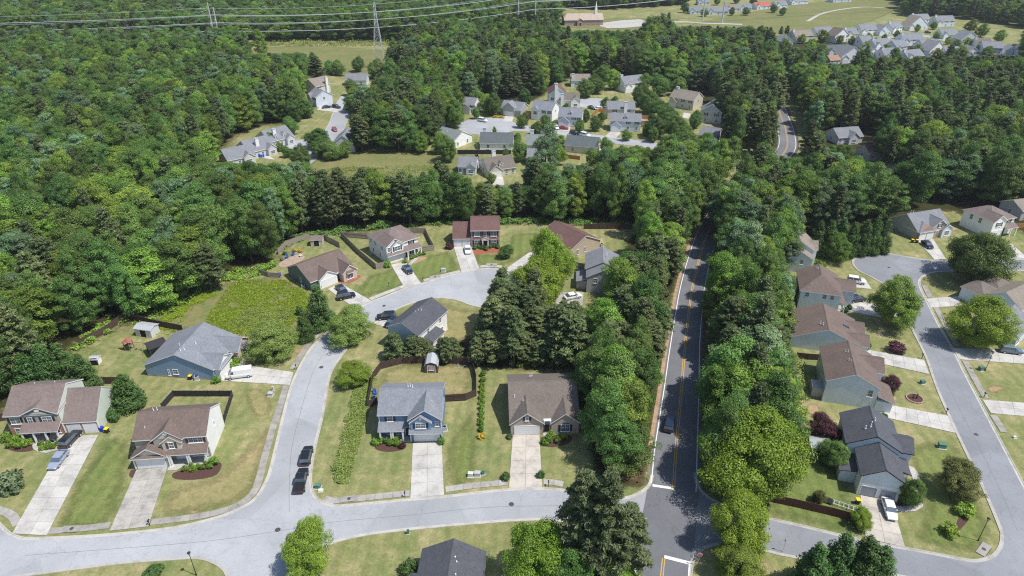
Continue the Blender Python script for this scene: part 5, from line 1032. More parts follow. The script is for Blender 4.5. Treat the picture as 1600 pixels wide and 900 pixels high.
# planting ring and worn yard
p = G(1429,623); o = empty('planting_ring', p); tag(o, 'round brick planting ring with dark figures on the worn lawn', 'planting ring')
for k in range(16):
    a = 2*math.pi*k/16; MB().box(-.28,.28,-.12,.12,0,.22).build('brick', b_brown, o, (1.55*math.cos(a),1.55*math.sin(a),0), a+math.pi/2)
MB().tube((0,0,.02),(0,0,.12),1.38,1.3,16).build('soil', M['mulch'], o)
for s_ in (-1,1): MB().tube((s_*.35,0,.1),(s_*.35,0,.9),.22,.12,8).tube((s_*.35,0,.9),(s_*.35,0,1.25),.16,.1,8).build('figure', plain('figure_dark',(.12,.05,.05)), o)
# satellite dish / clothes dryer in the fenced lawn
p = G(719,585); o = empty('clothes_dryer', p); tag(o, 'umbrella clothes dryer on the fenced dry lawn', 'clothes dryer'); MB().tube((0,0,0),(0,0,2.0),.04).build('pole', M['metal'], o)
for k in range(4): a = k*math.pi/2+.4; MB().tube((0,0,1.7),(1.3*math.cos(a),1.3*math.sin(a),2.1),.025).build('arm', M['metal'], o)
# mulch beds
def bed(pts, mat, label): px_sheet('planting_bed', pts, mat, .024, label, 4)
bed([(273,748),(270,740),(290,733),(320,727),(342,722),(346,729),(338,742),(318,748),(295,750)], M['mulch'], 'dark mulch bed in front of the tan gabled house')
bed([(202,744),(205,735),(214,734),(210,746)], M['mulch'], 'small mulch corner left of the stained driveway')
bed([(585,698),(592,692),(630,692),(633,701),(612,706),(592,704)], M['mulch'], 'mulch bed in front of the blue house porch')
bed([(530,439),(545,434),(560,430),(563,433),(552,440),(536,443)], M['redmulch'], 'red mulch bed below the pink brick bay')
bed([(738,392),(760,389),(784,388),(784,393),(760,396),(740,398)], M['redmulch'], 'red mulch bed in front of the red brick house')
bed([(8,698),(14,686),(40,688),(54,695),(50,704),(25,706)], M['mulch'], 'mulch bed in front of the brick fronted house')
bed([(640,410),(650,402),(668,400),(668,404),(655,411),(645,413)], M['dirt'], 'stone edged bed in front of the white house')
bed([(845,688),(850,682),(890,680),(892,690),(870,698),(850,697)], M['mulch'], 'mulch bed in front of the tan brick house')
bed([(1401,792),(1408,770),(1425,775),(1432,785),(1420,793)], M['mulch'], 'mulch bed right of the corner garage')
bed([(1494,818),(1500,806),(1512,812),(1504,824),(1490,836),(1486,830)], M['mulch'], 'strip of mulch between two round shrubs')

# ------------------------------------------------------------------ power line
def pole(px, py, h, label):
    p = G(px, py); o = empty('power_pole', p); tag(o, label, 'power pole', 'steel power poles')
    MB().tube((0,0,0),(0,0,h),.65,.32,12).build('shaft', M['metal'], o)
    for z in (h-3, h-8, h-13.5): MB().tube((0,0,z),(0,-2.6,z+.5),.16,.09,6).build('crossarm', M['metal'], o); MB().tube((0,-2.6,z+.45),(0,-2.6,z-1.2),.12,.12,6).build('insulator', M['metal'], o)
    return p
zA = {'a': pole(337.5,71,28,'left of the two steel power poles in the western wood'), 'b': pole(345.5,74,26,'right of the two steel power poles in the western wood')}
zB = {'a': pole(810,53,34,'left of the two steel power poles before the church'), 'b': pole(836,57,34,'right of the two steel power poles before the church')}
zC = {'a': pole(1098,30,40,'left of the two steel power poles by the far field'), 'b': pole(1128,36,40,'right of the two steel power poles by the far field')}
p = G(594,106); o = empty('lattice_tower', p); tag(o, 'lattice steel pylon standing in the cleared strip', 'pylon')
H_, B_ = 37.0, 3.6
def lw(z): return B_*(1-z/25*.72) if z < 25 else B_*.28*(1-(z-25)/12*.75)
lv = [0,5,10,15,19,22,25,28,31,34,37]
for sx in (-1,1):
    for sy in (-1,1):
        mb = MB()
        for z0, z1 in zip(lv, lv[1:]): mb.tube((sx*lw(z0),sy*lw(z0),z0),(sx*lw(z1),sy*lw(z1),z1),.13,.12,5)
        mb.build('leg', M['metal'], o)
for k, (z0, z1) in enumerate(zip(lv, lv[1:])):
    mb = MB(); a, b = lw(z0), lw(z1)
    for (s0, s1) in (((-1,-1),(1,-1)),((1,-1),(1,1)),((1,1),(-1,1)),((-1,1),(-1,-1))):
        mb.tube((s0[0]*a,s0[1]*a,z0),(s1[0]*b,s1[1]*b,z1),.07,.07,4).tube((s1[0]*a,s1[1]*a,z0),(s0[0]*b,s0[1]*b,z1),.07,.07,4).tube((s0[0]*b,s0[1]*b,z1),(s1[0]*b,s1[1]*b,z1),.07,.07,4)
    mb.build('bracing', M['metal'], o)
for z in (26,30.5,35): MB().tube((0,-5,z),(0,5,z),.12,.12,5).tube((0,-5,z),(0,0,z+1.6),.07,.07,4).tube((0,5,z),(0,0,z+1.6),.07,.07,4).build('crossarm', M['metal'], o)
wire = plain('wire_aluminium', (.62,.64,.66), .5, .05)
def cable(p, q, sag, r, label, n=18):
    mb = MB(); pts = [p.lerp(q, k/n) - Vector((0,0,sag*4*(k/n)*(1-k/n))) for k in range(n+1)]
    for a, b in zip(pts, pts[1:]): mb.tube(a, b, r, r, 4, cap=False)
    tag(mb.build('power_line', wire), label, 'power line', 'power line wires')
def V(p, z): return Vector((p.x, p.y-2.6, z))
zD = G(-420,92)
for side, (A_, B2, C2) in (('front', (zA['b'], zB['b'], zC['b'])), ('rear', (zA['a'], zB['a'], zC['a']))):
    for nm, a, b, c, d in (('top',21.5,30,36,22),('middle',16.5,25,31,17),('bottom',11.3,19.5,25.5,12)):
        r = .20 if side == 'front' else .085; up_ = 0 if side == 'front' else 3.4
        cable(V(zD, d+up_), V(A_, a+up_), 3, r, '%s wire of the %s line, western span' % (nm, side)); cable(V(A_, a+up_), V(B2, b+up_), 5, r, '%s wire of the %s line, span past the pylon' % (nm, side)); cable(V(B2, b+up_), V(C2, c+up_), 3, r, '%s wire of the %s line, span past the church' % (nm, side)); cable(V(C2, c+up_), V(G(1560,8), c+up_+3), 3, r, '%s wire of the %s line, eastern span' % (nm, side))
# ------------------------------------------------------------------ trees
def quads_mesh(name, C, Nn, size, asp, var, mat, rng, axis=None):
    n = len(C)
    Nn = Nn / (np.linalg.norm(Nn, axis=1, keepdims=True) + 1e-9)
    r = rng.normal(size=(n, 3)) if axis is None else axis
    U = r - (r * Nn).sum(1, keepdims=True) * Nn; U /= (np.linalg.norm(U, axis=1, keepdims=True) + 1e-9)
    W = np.cross(Nn, U); s = size[:, None]
    v = np.stack([C - U*s, C - W*s*asp, C + U*s, C + W*s*asp], 1).reshape(-1, 3).astype(np.float32)
    me = bpy.data.meshes.new(name); me.vertices.add(4*n); me.vertices.foreach_set('co', v.ravel())
    me.loops.add(4*n); me.loops.foreach_set('vertex_index', np.arange(4*n, dtype=np.int32))
    me.polygons.add(n); me.polygons.foreach_set('loop_start', np.arange(0, 4*n, 4, dtype=np.int32))
    me.update(calc_edges=True); a = me.attributes.new('var', 'FLOAT', 'FACE'); a.data.foreach_set('value', np.clip(var, 0, 1).astype(np.float32))
    me.materials.append(mat); return me
def prof(shape, t):
    if shape == 'oval': return np.sin(np.pi*np.clip(t*.80+.12, 0, 1))**.6
    if shape == 'round': return np.sqrt(np.clip(1-(2*t*.96-.94)**2, 0, 1))
    if shape == 'dome': return np.sqrt(np.clip(1-(t*.98)**2, 0, 1))*np.clip(.55+t*3, 0, 1)
    if shape == 'cone': return np.clip(1-t**1.6, 0.02, 1)**.62*np.clip(.6+t*6, 0, 1)
    if shape == 'pine': return np.clip(1-t, 0.03, 1)**.55*np.clip(.5+t*2.2, 0, 1)
def crown(name, seed, H, Rr, z0, mat, shape='oval', nl=60, lr=1.25, per=150, leaf=.24, asp=.6, flat=.75, ups=.35, fill=600, tips=0.0):
    rng = np.random.default_rng(seed); C = []; Nn = []; S = []; Vv = []
    ch = H - z0; i = 0; cents = []; ph = rng.random(3)*6.28
    while len(cents) < nl:
        i += 1; t = rng.random()**(.9 if shape != 'cone' else 1.35); a = i*2.399963 + rng.normal()*.4; r = Rr*prof(shape, np.array(t))*(1 if shape == 'cone' else 1 + .20*math.sin(2*a+ph[0]+2*t) + .14*math.sin(3*a+ph[1]-5*t) + .10*rng.normal())
        rad = r*np.sqrt(rng.uniform(.25, 1.0))*.86; lo = lr*rng.uniform(.55, 1.5)*(1 if shape not in ('cone','pine') else .55+.6*(1-t))
        cents.append((rad*math.cos(a), rad*math.sin(a), z0 + ch*t*.93*(1 if shape == 'cone' else 1 - .10 + .12*math.sin(a+ph[2])), lo))
    for (cx, cy, cz, lo) in cents:
        k = int(per*(lo/lr)**2*rng.uniform(.8,1.2)); d = rng.normal(size=(k, 3)); d[:, 2] = d[:, 2]*.8 + .25; d /= np.linalg.norm(d, axis=1, keepdims=True)
        rr = lo*(rng.uniform(.55, 1.08, (k, 1))); p = np.array([cx, cy, cz]) + d*rr*np.array([1, 1, flat])
        out = p - np.array([0, 0, z0 + ch*.35]); out /= (np.linalg.norm(out, axis=1, keepdims=True)+1e-6)
        C.append(p); Nn.append(d*.75 + out*.35 + np.array([0, 0, ups]) + rng.normal(size=(k, 3))*.43)
        S.append(leaf*rng.uniform(.6, 1.35, k)); lobe = rng.normal()*.14; Vv.append(.45 + lobe + rng.normal(size=k)*.15)
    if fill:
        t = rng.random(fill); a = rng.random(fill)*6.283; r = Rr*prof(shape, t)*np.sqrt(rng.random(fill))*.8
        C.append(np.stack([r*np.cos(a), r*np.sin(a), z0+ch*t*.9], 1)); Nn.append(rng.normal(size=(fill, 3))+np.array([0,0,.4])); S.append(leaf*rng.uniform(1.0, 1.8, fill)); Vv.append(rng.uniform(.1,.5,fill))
    C = np.concatenate(C); C[:, 2] = np.maximum(C[:, 2], z0*.55)
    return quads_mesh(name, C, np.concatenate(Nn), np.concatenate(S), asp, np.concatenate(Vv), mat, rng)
def pine_crown(name, seed, H, Rr, z0, mat, nb=62, per=130):
    rng = np.random.default_rng(seed); C = []; Nn = []; S = []; Vv = []; A = []; ch = H - z0
    for b in range(nb):
        t = (b + rng.random())/nb; r = Rr*prof('pine', np.array(t))*rng.uniform(.55, 1.05); a = b*2.399963 + rng.normal()*.3
        for q in (.45, .8, 1.0):
            if q < 1 and rng.random() < .25: continue
            cx, cy, cz = r*q*math.cos(a), r*q*math.sin(a), z0 + ch*t*.96 + r*q*.10
            k = int(per*.5*(.6+.5*q)); lo = (.62 + .3*(1-t))*rng.uniform(.8, 1.25)
            d = rng.normal(size=(k, 3)); d[:, 2] = d[:, 2]*.7+.3; d /= np.linalg.norm(d, axis=1, keepdims=True)
            C.append(np.array([cx, cy, cz]) + d*lo*rng.uniform(.35, 1, (k, 1))*np.array([1, 1, .62])); A.append(d + rng.normal(size=(k,3))*.4)
            Nn.append(rng.normal(size=(k, 3))*.6 + d*.45 + np.array([0, 0, .55])); S.append(rng.uniform(.22, .42, k)); Vv.append(.45 + rng.normal()*.12 + rng.normal(size=k)*.2)
    return quads_mesh(name, np.concatenate(C), np.concatenate(Nn), np.concatenate(S), .30, np.concatenate(Vv), mat, rng, np.concatenate(A))
def trunk_mesh(seed, H, r, z0, limbs=6, Rr=3.5):
    rng = random.Random(seed); mb = MB(); pts = [(0,0,-.1),(rng.uniform(-.1,.1),rng.uniform(-.1,.1),H*.3),(rng.uniform(-.3,.3),rng.uniform(-.3,.3),H*.6),(rng.uniform(-.3,.3),rng.uniform(-.3,.3),H*.92)]
    rs = [r*1.25, r*.8, r*.5, r*.12]
    for a, b, r0, r1 in zip(pts, pts[1:], rs, rs[1:]): mb.tube(a, b, r0, r1, 7, cap=False)
    for k in range(limbs):
        z = z0*.9 + (H*.8-z0*.9)*k/max(1, limbs); a = k*2.4 + rng.random(); f = 1 - (k/limbs)*.5
        mb.tube((0,0,z), (Rr*.65*f*math.cos(a), Rr*.65*f*math.sin(a), z + H*.14), r*.32*f, r*.06, 5, cap=False)
    return mb.mesh('trunk', M['bark'], True)
LM = {
 'mid': leafmat('leaf_mid_green', (.036,.066,.018), (.118,.172,.042)), 'deep': leafmat('leaf_deep_green', (.032,.058,.017), (.096,.142,.034)),
 'fresh': leafmat('leaf_fresh_green', (.055,.090,.016), (.165,.215,.038), .3), 'silver': leafmat('leaf_silver_green', (.040,.072,.034), (.130,.175,.090)),
 'lime': leafmat('leaf_lime', (.085,.120,.016), (.210,.250,.040), .32, .012, .15), 'bright': leafmat('leaf_bright_green', (.066,.105,.012), (.175,.220,.030), .32, .015, .15),
 'willow': leafmat('leaf_pale_willow', (.085,.115,.028), (.190,.215,.060), .32, .012, .12), 'pine': leafmat('needle_pine', (.036,.048,.020), (.112,.126,.054), .2, .018, .28),
 'cyp': leafmat('needle_cypress', (.018,.040,.012), (.056,.092,.024), .12, .012, .15), 'purple': leafmat('leaf_purple', (.020,.007,.012), (.075,.022,.034), .25, .01, .1),
 'bronze': leafmat('leaf_bronze', (.055,.050,.016), (.125,.120,.040), .25, .01, .1), 'shrub': leafmat('leaf_shrub', (.045,.085,.012), (.130,.190,.028), .2, .015, .2), 'dkshrub': leafmat('leaf_dark_shrub', (.020,.045,.014), (.065,.100,.030), .2, .015, .2),
 'flower': leafmat('leaf_white_flower', (.026,.045,.018), (.13,.15,.085), .2, .01, .1), 'gold': leafmat('leaf_gold', (.20,.12,.02), (.42,.28,.05), .2, .01, .1), 'kudzu': leafmat('leaf_kudzu', (.070,.100,.010), (.165,.200,.018), .3, .01, .1), 'weed': leafmat('leaf_weed', (.075,.095,.020), (.170,.185,.055), .3, .01, .15)}
PROTO = {}
def proto(kind, i, H, Rr, z0, cm, tr):
    PROTO.setdefault(kind, []).append(dict(H=H, R=Rr, z0=z0, crown=cm, trunk=tr))
for i, (m, sh, nl, lr) in enumerate([('mid','oval',100,1.0),('deep','oval',110,.95),('fresh','oval',95,1.05),('silver','oval',115,.9),('mid','dome',90,1.15),('deep','round',95,1.1),('fresh','round',100,1.0),('mid','oval',85,1.2)]):
    H, Rr, z0 = 18, 4.7, 2.4
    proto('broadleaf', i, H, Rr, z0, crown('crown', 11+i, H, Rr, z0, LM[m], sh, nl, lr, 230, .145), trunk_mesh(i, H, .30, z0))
for i in range(5): proto('pine', i, 18, 3.3, 4.0, pine_crown('crown', 41+i, 18, 3.2+.15*i, 4.5-.9*(i % 3), LM['pine'], 70), trunk_mesh(50+i, 18, .24, 7, 7, 2.6))
for i in range(3): proto('cypress', i, 10, 2.5, .3, crown('crown', 71+i, 10, 2.45, .3, LM['cyp'], 'cone', 150, .72, 95, .15, .5, 1.2, .5, 700), trunk_mesh(60+i, 9, .2, 1, 2, 1))
for i in range(2): proto('youngpine', i, 9, 2.6, 1.2, pine_crown('crown', 81+i, 9, 2.5, 1.0, LM['pine'], 48, 105), trunk_mesh(70+i, 9, .14, 1.5, 6, 2))
for i, (m, sh) in enumerate([('mid','round'),('deep','round'),('bright','round'),('lime','round'),('willow','dome'),('purple','round'),('bronze','round'),('fresh','round')]):
    proto('lone_'+m+('' if m not in ('mid',) else ''), i, 14, 7, 1.6, crown('crown', 101+i, 14, 7, 1.6, LM[m], sh, 250, 1.12, 185, .145), trunk_mesh(80+i, 13, .32, 2.2, 9, 6))
LM['pine2'] = leafmat('needle_pale_pine', (.040,.050,.024), (.115,.125,.062), .2, .01, .1)
for i in range(2): proto('bigpine', i, 25, 4.6, 7, pine_crown('crown', 141+i, 25, 4.8, 6.5, LM['pine2'], 92, 150), trunk_mesh(150+i, 25, .34, 8, 9, 3.8))
NAMES = {'bigpine': 'pine_tree', 'broadleaf': 'broadleaf_tree', 'pine': 'pine_tree', 'cypress': 'cypress_tree', 'youngpine': 'pine_tree'}
def tree(kind, x, y, H, Rr, label, group=None, rz=0.0, idx=None, name=None, cat='tree'):
    ps = PROTO[kind]; p = ps[(int(abs(x*7.3+y*3.1)) if idx is None else idx) % len(ps)]
    o = empty(name or NAMES.get(kind, 'broadleaf_tree'), (x, y, 0), rz); o.scale = (Rr/p['R'], Rr/p['R'], H/p['H']); tag(o, label, cat, group)
    link('crown', p['crown'], o); link('trunk', p['trunk'], o); return o
def tpx(kind, px, py, H, Rr, label, group=None, **k):
    q = G(px, py); return tree(kind, q.x, q.y, H, Rr, label, group, k.pop('rz', random.Random(px).uniform(0, 6)), **k)

# single trees of the lots
tpx('lone_lime', 485, 893, 9.8, 4.0, 'yellow green tree standing in the street mouth at the bottom')
tpx('lone_deep', 1519, 438, 15.0, 8.9, 'large dark green tree shading the east turning circle')
tpx('lone_fresh', 1391, 506, 12.6, 6.0, 'round green tree in front of the hip roofed house')
tpx('lone_bright', 1521, 541, 13.0, 6.4, 'round bright green tree across the east street')
tpx('lone_bright', 858, 447, 17.0, 6.0, 'tall back tree of the pair at the turning circle'); tpx('lone_bright', 842, 474, 12.5, 7.2, 'broad front tree of the pair at the turning circle', rz=2)
tpx('lone_willow', 548, 532, 9.0, 5.8, 'pale feathery tree over the circle street'); tpx('lone_willow', 428, 553, 8.6, 6.4, 'pale yellow green tree beside the overgrown lot', rz=3)
tpx('lone_bright', 1164, 768, 17.0, 8.4, 'broad bright green tree beside the main road junction'); tpx('lone_bright', 1150, 858, 11.5, 5.0, 'green tree at the lower corner of the junction', rz=2); tpx('lone_fresh', 1146, 908, 7.5, 3.8, 'dark green tree at the bottom edge by the junction')
tpx('lone_lime', 1157, 652, 15, 4.6, 'yellow green tree in the middle of the right roadside strip'); tpx('lone_bright', 1196, 500, 13, 4.6, 'fresh green tree beside the brown ranch on the roadside strip')
tpx('lone_bronze', 1490, 771, 7.0, 3.7, 'bronze green tree on the corner lot lawn'); tpx('lone_deep', 1417, 789, 6.4, 2.2, 'small dark tree right of the corner garage'); tpx('lone_purple', 1283, 690, 6.0, 3.2, 'dark purple tree behind the corner house'); tpx('lone_deep', 1299, 727, 6.0, 2.9, 'dark green tree over the grey shed')
tpx('lone_purple', 1386, 612, 4.2, 2.1, 'red purple maple beside the planting ring'); tpx('lone_bright', 555, 600, 5.6, 3.4, 'bright green bushy tree at the circle street kerb'); tpx('lone_deep', 790, 403, 4.2, 2.2, 'round dark shrub tree on the lawn of the red brick house'); tpx('lone_bright', 1343, 822, 3.8, 1.9, 'small bright green tree at the fence end')
tpx('lone_fresh', 1305, 408, 8.5, 3.8, 'light green tree before the cypress row'); tpx('lone_bronze', 1278, 785, 2.8, 1.2, 'thin young tree on the lawn by the red brown fence')
for i, (x, y, H, r) in enumerate([(504,511,12,3.3),(478,531,6.6,2.3),(205,635,8.2,3.2)]): tpx('cypress', x, y, H, r, ['tall cypress in front of the brown ranch','shorter cypress beside the tall one','lone rounded cypress between the two western houses'][i])
for i, (x, y, H, r) in enumerate([(55,612,10,3.2),(84,606,11.5,3.0),(112,604,11.5,3.0),(140,611,9.5,3.0)]): tpx('cypress', x, y, H, r, 'dark cypress in the clump behind the brick fronted house', 'cypress clump in the west')
for i, (x, y, H, r) in enumerate([(1262,925,10.5,2.9),(1298,915,11.5,2.8),(1335,920,11.5,3.0),(1360,925,10,2.7)]): tpx('cypress', x, y, H, r, 'cypress in the row at the bottom edge', 'cypress row at the bottom edge')
for i, x in enumerate((1272,1289,1306,1324,1342,1358,1374)): tpx('cypress', x, 398 + (i % 2)*2 - (i > 4)*4, 11 + (i % 3)*.6, 2.6, 'dark cypress in the row beside the sage house', 'cypress row beside the sage house')
for i, (x, y, H) in enumerate([(903,912,23),(938,930,25),(972,922,18)]): tpx('bigpine', x, y, H, 4.3 - .3*i, ['left tall pine at the bottom edge by the junction','middle and tallest pine at the bottom edge','right pine at the bottom edge by the junction'][i])
tpx('lone_bright', 846, 925, 13.5, 5.6, 'bright green tree left of the tall pines at the bottom', rz=1.2); tpx('lone_fresh', 965, 940, 8, 4.0, 'green tree under the tall pines at the bottom edge'); tpx('lone_deep', 885, 935, 12, 4.5, 'dark tree among the tall pines at the bottom edge'); tpx('lone_mid', 950, 905, 11, 4.0, 'green tree below the right tall pine')
tpx('broadleaf', 851, 300, 25, 5.0, 'tall pale tree rising before the middle houses', idx=3)
tpx('pine', 330, 452, 13, 5.0, 'broad dark pine at the edge of the overgrown lot', idx=1); tpx('lone_deep', 498, 232, 9, 5.5, 'dark round tree at the street corner in the western wood'); tpx('pine', 497, 130, 15, 5.5, 'dark pine behind the house with the white chimney', idx=2)
for i, (x, y, H, r) in enumerate([(815,200,6,2.6),(838,210,6,2.6),(852,206,7.5,3.2),(905,207,6,2.7),(930,205,7,2.8),(978,220,5,2.3),(1020,222,7,2.6),(773,215,5,1.2),(790,247,4,1.5),(744,186,6,1.8),(925,262,8,3.0),(945,170,6,2.2),(768,286,4,2),(960,165,5,2)]): tpx('lone_mid', x, y, H, r, 'small street tree among the middle houses', 'small street trees among the middle houses')
for i, (x, y, H, r) in enumerate([(1012,178,12,5.5),(1030,196,12,6),(1045,205,11,5.5),(1000,165,12,5),(1058,220,11,5),(915,152,10,5),(930,146,10,5),(1025,215,10,5),(770,180,11,4.5),(710,200,14,5)]): tpx('lone_deep', x, y, H, r, 'dark broad tree shading the middle houses', 'dark trees among the middle houses')

for i, (x, y, H, r) in enumerate([(1252,68,7,3),(1284,66,9,4.5),(1312,68,6,2.5),(1330,72,7,3),(1346,70,7,3),(1356,64,6,2.6),(1400,60,6,2.6),(1432,50,6,2.6),(1420,62,5,2.2),(1458,46,6,3),(1462,62,6,2.6),(1480,70,6,2.6),(1492,78,7,3),(1510,74,7,3),(1530,82,6,3),(1380,90,9,4),(1340,92,8,3.2),(1352,84,8,3.2),(1430,88,8,3.5),(1462,98,9,4),(1395,96,9,4),(1500,92,9,4),(1540,94,9,4),(1225,80,9,4),(1265,84,10,4.5),(1282,94,10,4.5),(1365,72,6,2.6),(1380,66,6,2.4),(1318,80,6,2.5),(1560,66,9,4),(1515,50,10,4.5),(1532,58,10,4.5)]): tpx('lone_fresh', x, y, H, r, 'small tree between the far right subdivision houses', 'trees between the far right subdivision houses')
for i, (x, y, H, r) in enumerate([(1070,20,9,4),(1100,26,7,3.5),(1143,24,7,3),(1165,24,7,3.5),(1176,8,9,4),(1208,20,8,4),(1222,24,7,3.5),(1120,8,9,4),(1150,6,9,4)]): tpx('lone_mid', x, y, H, r, 'tree beside the far field row of houses', 'trees beside the far field row')

for i, (x, y, H, r) in enumerate([(1132,374,19,5),(1146,354,19,5),(1163,340,19,5),(1098,340,18,5),(1110,322,18,5),(1122,362,17,4.5)]): tpx('broadleaf', x, y, H, r, ['first','second','third','fourth','fifth','sixth'][i] + ' tall broadleaf tree crowding the main road where it vanishes')
for i, (x, y, H, r) in enumerate([(690,240,9,4),(700,252,11,4.5),(812,252,9,3.5),(868,258,10,4),(808,225,5,2),(842,232,6,2.5),(876,228,5,2),(946,240,7,3),(820,192,5,2.2),(760,176,9,4),(748,170,10,4),(700,190,11,4.5),(884,176,5,2),(940,190,5,2),(915,190,6,2.4),(1010,212,6,2.6),(1085,200,8,3.5),(1072,230,9,4),(1100,240,9,4),(1060,150,10,4.5),(1030,150,11,5),(960,140,11,5),(940,132,11,5),(870,128,11,5),(836,146,11,5),(820,165,9,4),(672,215,10,4),(658,238,9,4),(1005,140,9,4)]): tpx('lone_mid' if i % 3 else 'lone_fresh', x, y, H, r, 'garden tree scattered among the middle houses', 'garden trees among the middle houses')
for i, (x, y, H, r) in enumerate([(460,190,11,5),(480,184,9,4),(455,210,8,3.5),(500,245,8,4),(520,250,8,4),(472,262,9,4.5),(540,246,7,3),(560,112,9,4),(530,118,9,4),(588,122,11,5),(516,116,8,4),(552,150,9,4),(548,176,8,3.5),(426,228,6,2.5),(438,236,4,2),(450,246,5,2.2)]): tpx('lone_deep' if i % 2 else 'lone_mid', x, y, H, r, 'garden tree beside the houses of the western clearing', 'garden trees of the western clearing')

for i, (x, y, H, r) in enumerate([(938,640,17,4.6),(958,672,18,4.8),(975,700,16,4.2),(944,704,16,4.4),(962,734,13,3.6),(990,650,17,4.0)]): tpx('broadleaf', x, y, H, r, ['first','second','third','fourth','fifth','sixth'][i] + ' of the tall green trees right of the tan brick house', idx=[0,4,2,7,5,1][i])

# woods: one tree after the other on a jittered grid inside each stand, kept off the houses, streets and clearings
KEEP = [(776,152,816,182,182),(830,162,870,190,190),(872,167,912,200,200),(853,131,881,165,165),(880,150,907,168,168),(975,120,1010,140,141),(1052,142,1086,165,168),(1095,155,1126,192,192),(1088,197,1120,215,222),(950,158,993,184,184),(953,178,1002,205,205),(685,198,739,230,230),(749,205,807,234,234),(757,240,806,284,278),(730,247,744,268,270),(820,210,838,236,236),(881,211,936,242,240),(725,187,860,205,187),(905,207,1025,226,207),(876,242,908,250,248),
 (477,130,517,170,170),(340,203,446,250,250),(521,198,552,238,238),(518,168,545,195,168),(505,238,660,262,238),(390,76,500,81,78),(505,78,600,112,78),(542,116,575,130,133),(1290,192,1368,226,192),(1354,234,1380,246,250),(1384,252,1393,276,252),(1216,170,1247,242,170),(1217,52,1345,72,70),(1292,72,1330,98,90),(1342,40,1412,66,56),(1365,62,1475,88,78),(1412,30,1500,62,56),(1497,54,1590,86,80),(1060,4,1400,40,4),(880,20,945,40,39),(1075,2,1205,24,22),(895,36,1000,46,38),(1250,8,1390,40,8),
 (1024,620,1078,700,470),(1034,600,1078,760,470),(1044,530,1082,600,470),(1052,470,1086,530,470),(1058,430,1092,470,430),(1068,385,1104,430,385),(1228,368,1270,425,425),(1246,425,1330,490,490),(1240,492,1348,556,556),(1285,550,1372,640,640),(1262,645,1410,790,770),(1205,690,1330,800,690),(797,583,908,680,678),(912,398,944,452,450),(888,352,942,405,405),(607,468,697,522,541),(700,478,745,520,478),(437,395,482,420,395),(255,470,470,520,470),(438,388,560,452,434),(225,505,380,590,588),(836,514,846,524,540),(1490,320,1580,360,366),(1388,328,1482,378,375),(865,455,912,470,455),(945,358,985,390,358),(1384,330,1600,400,376)]
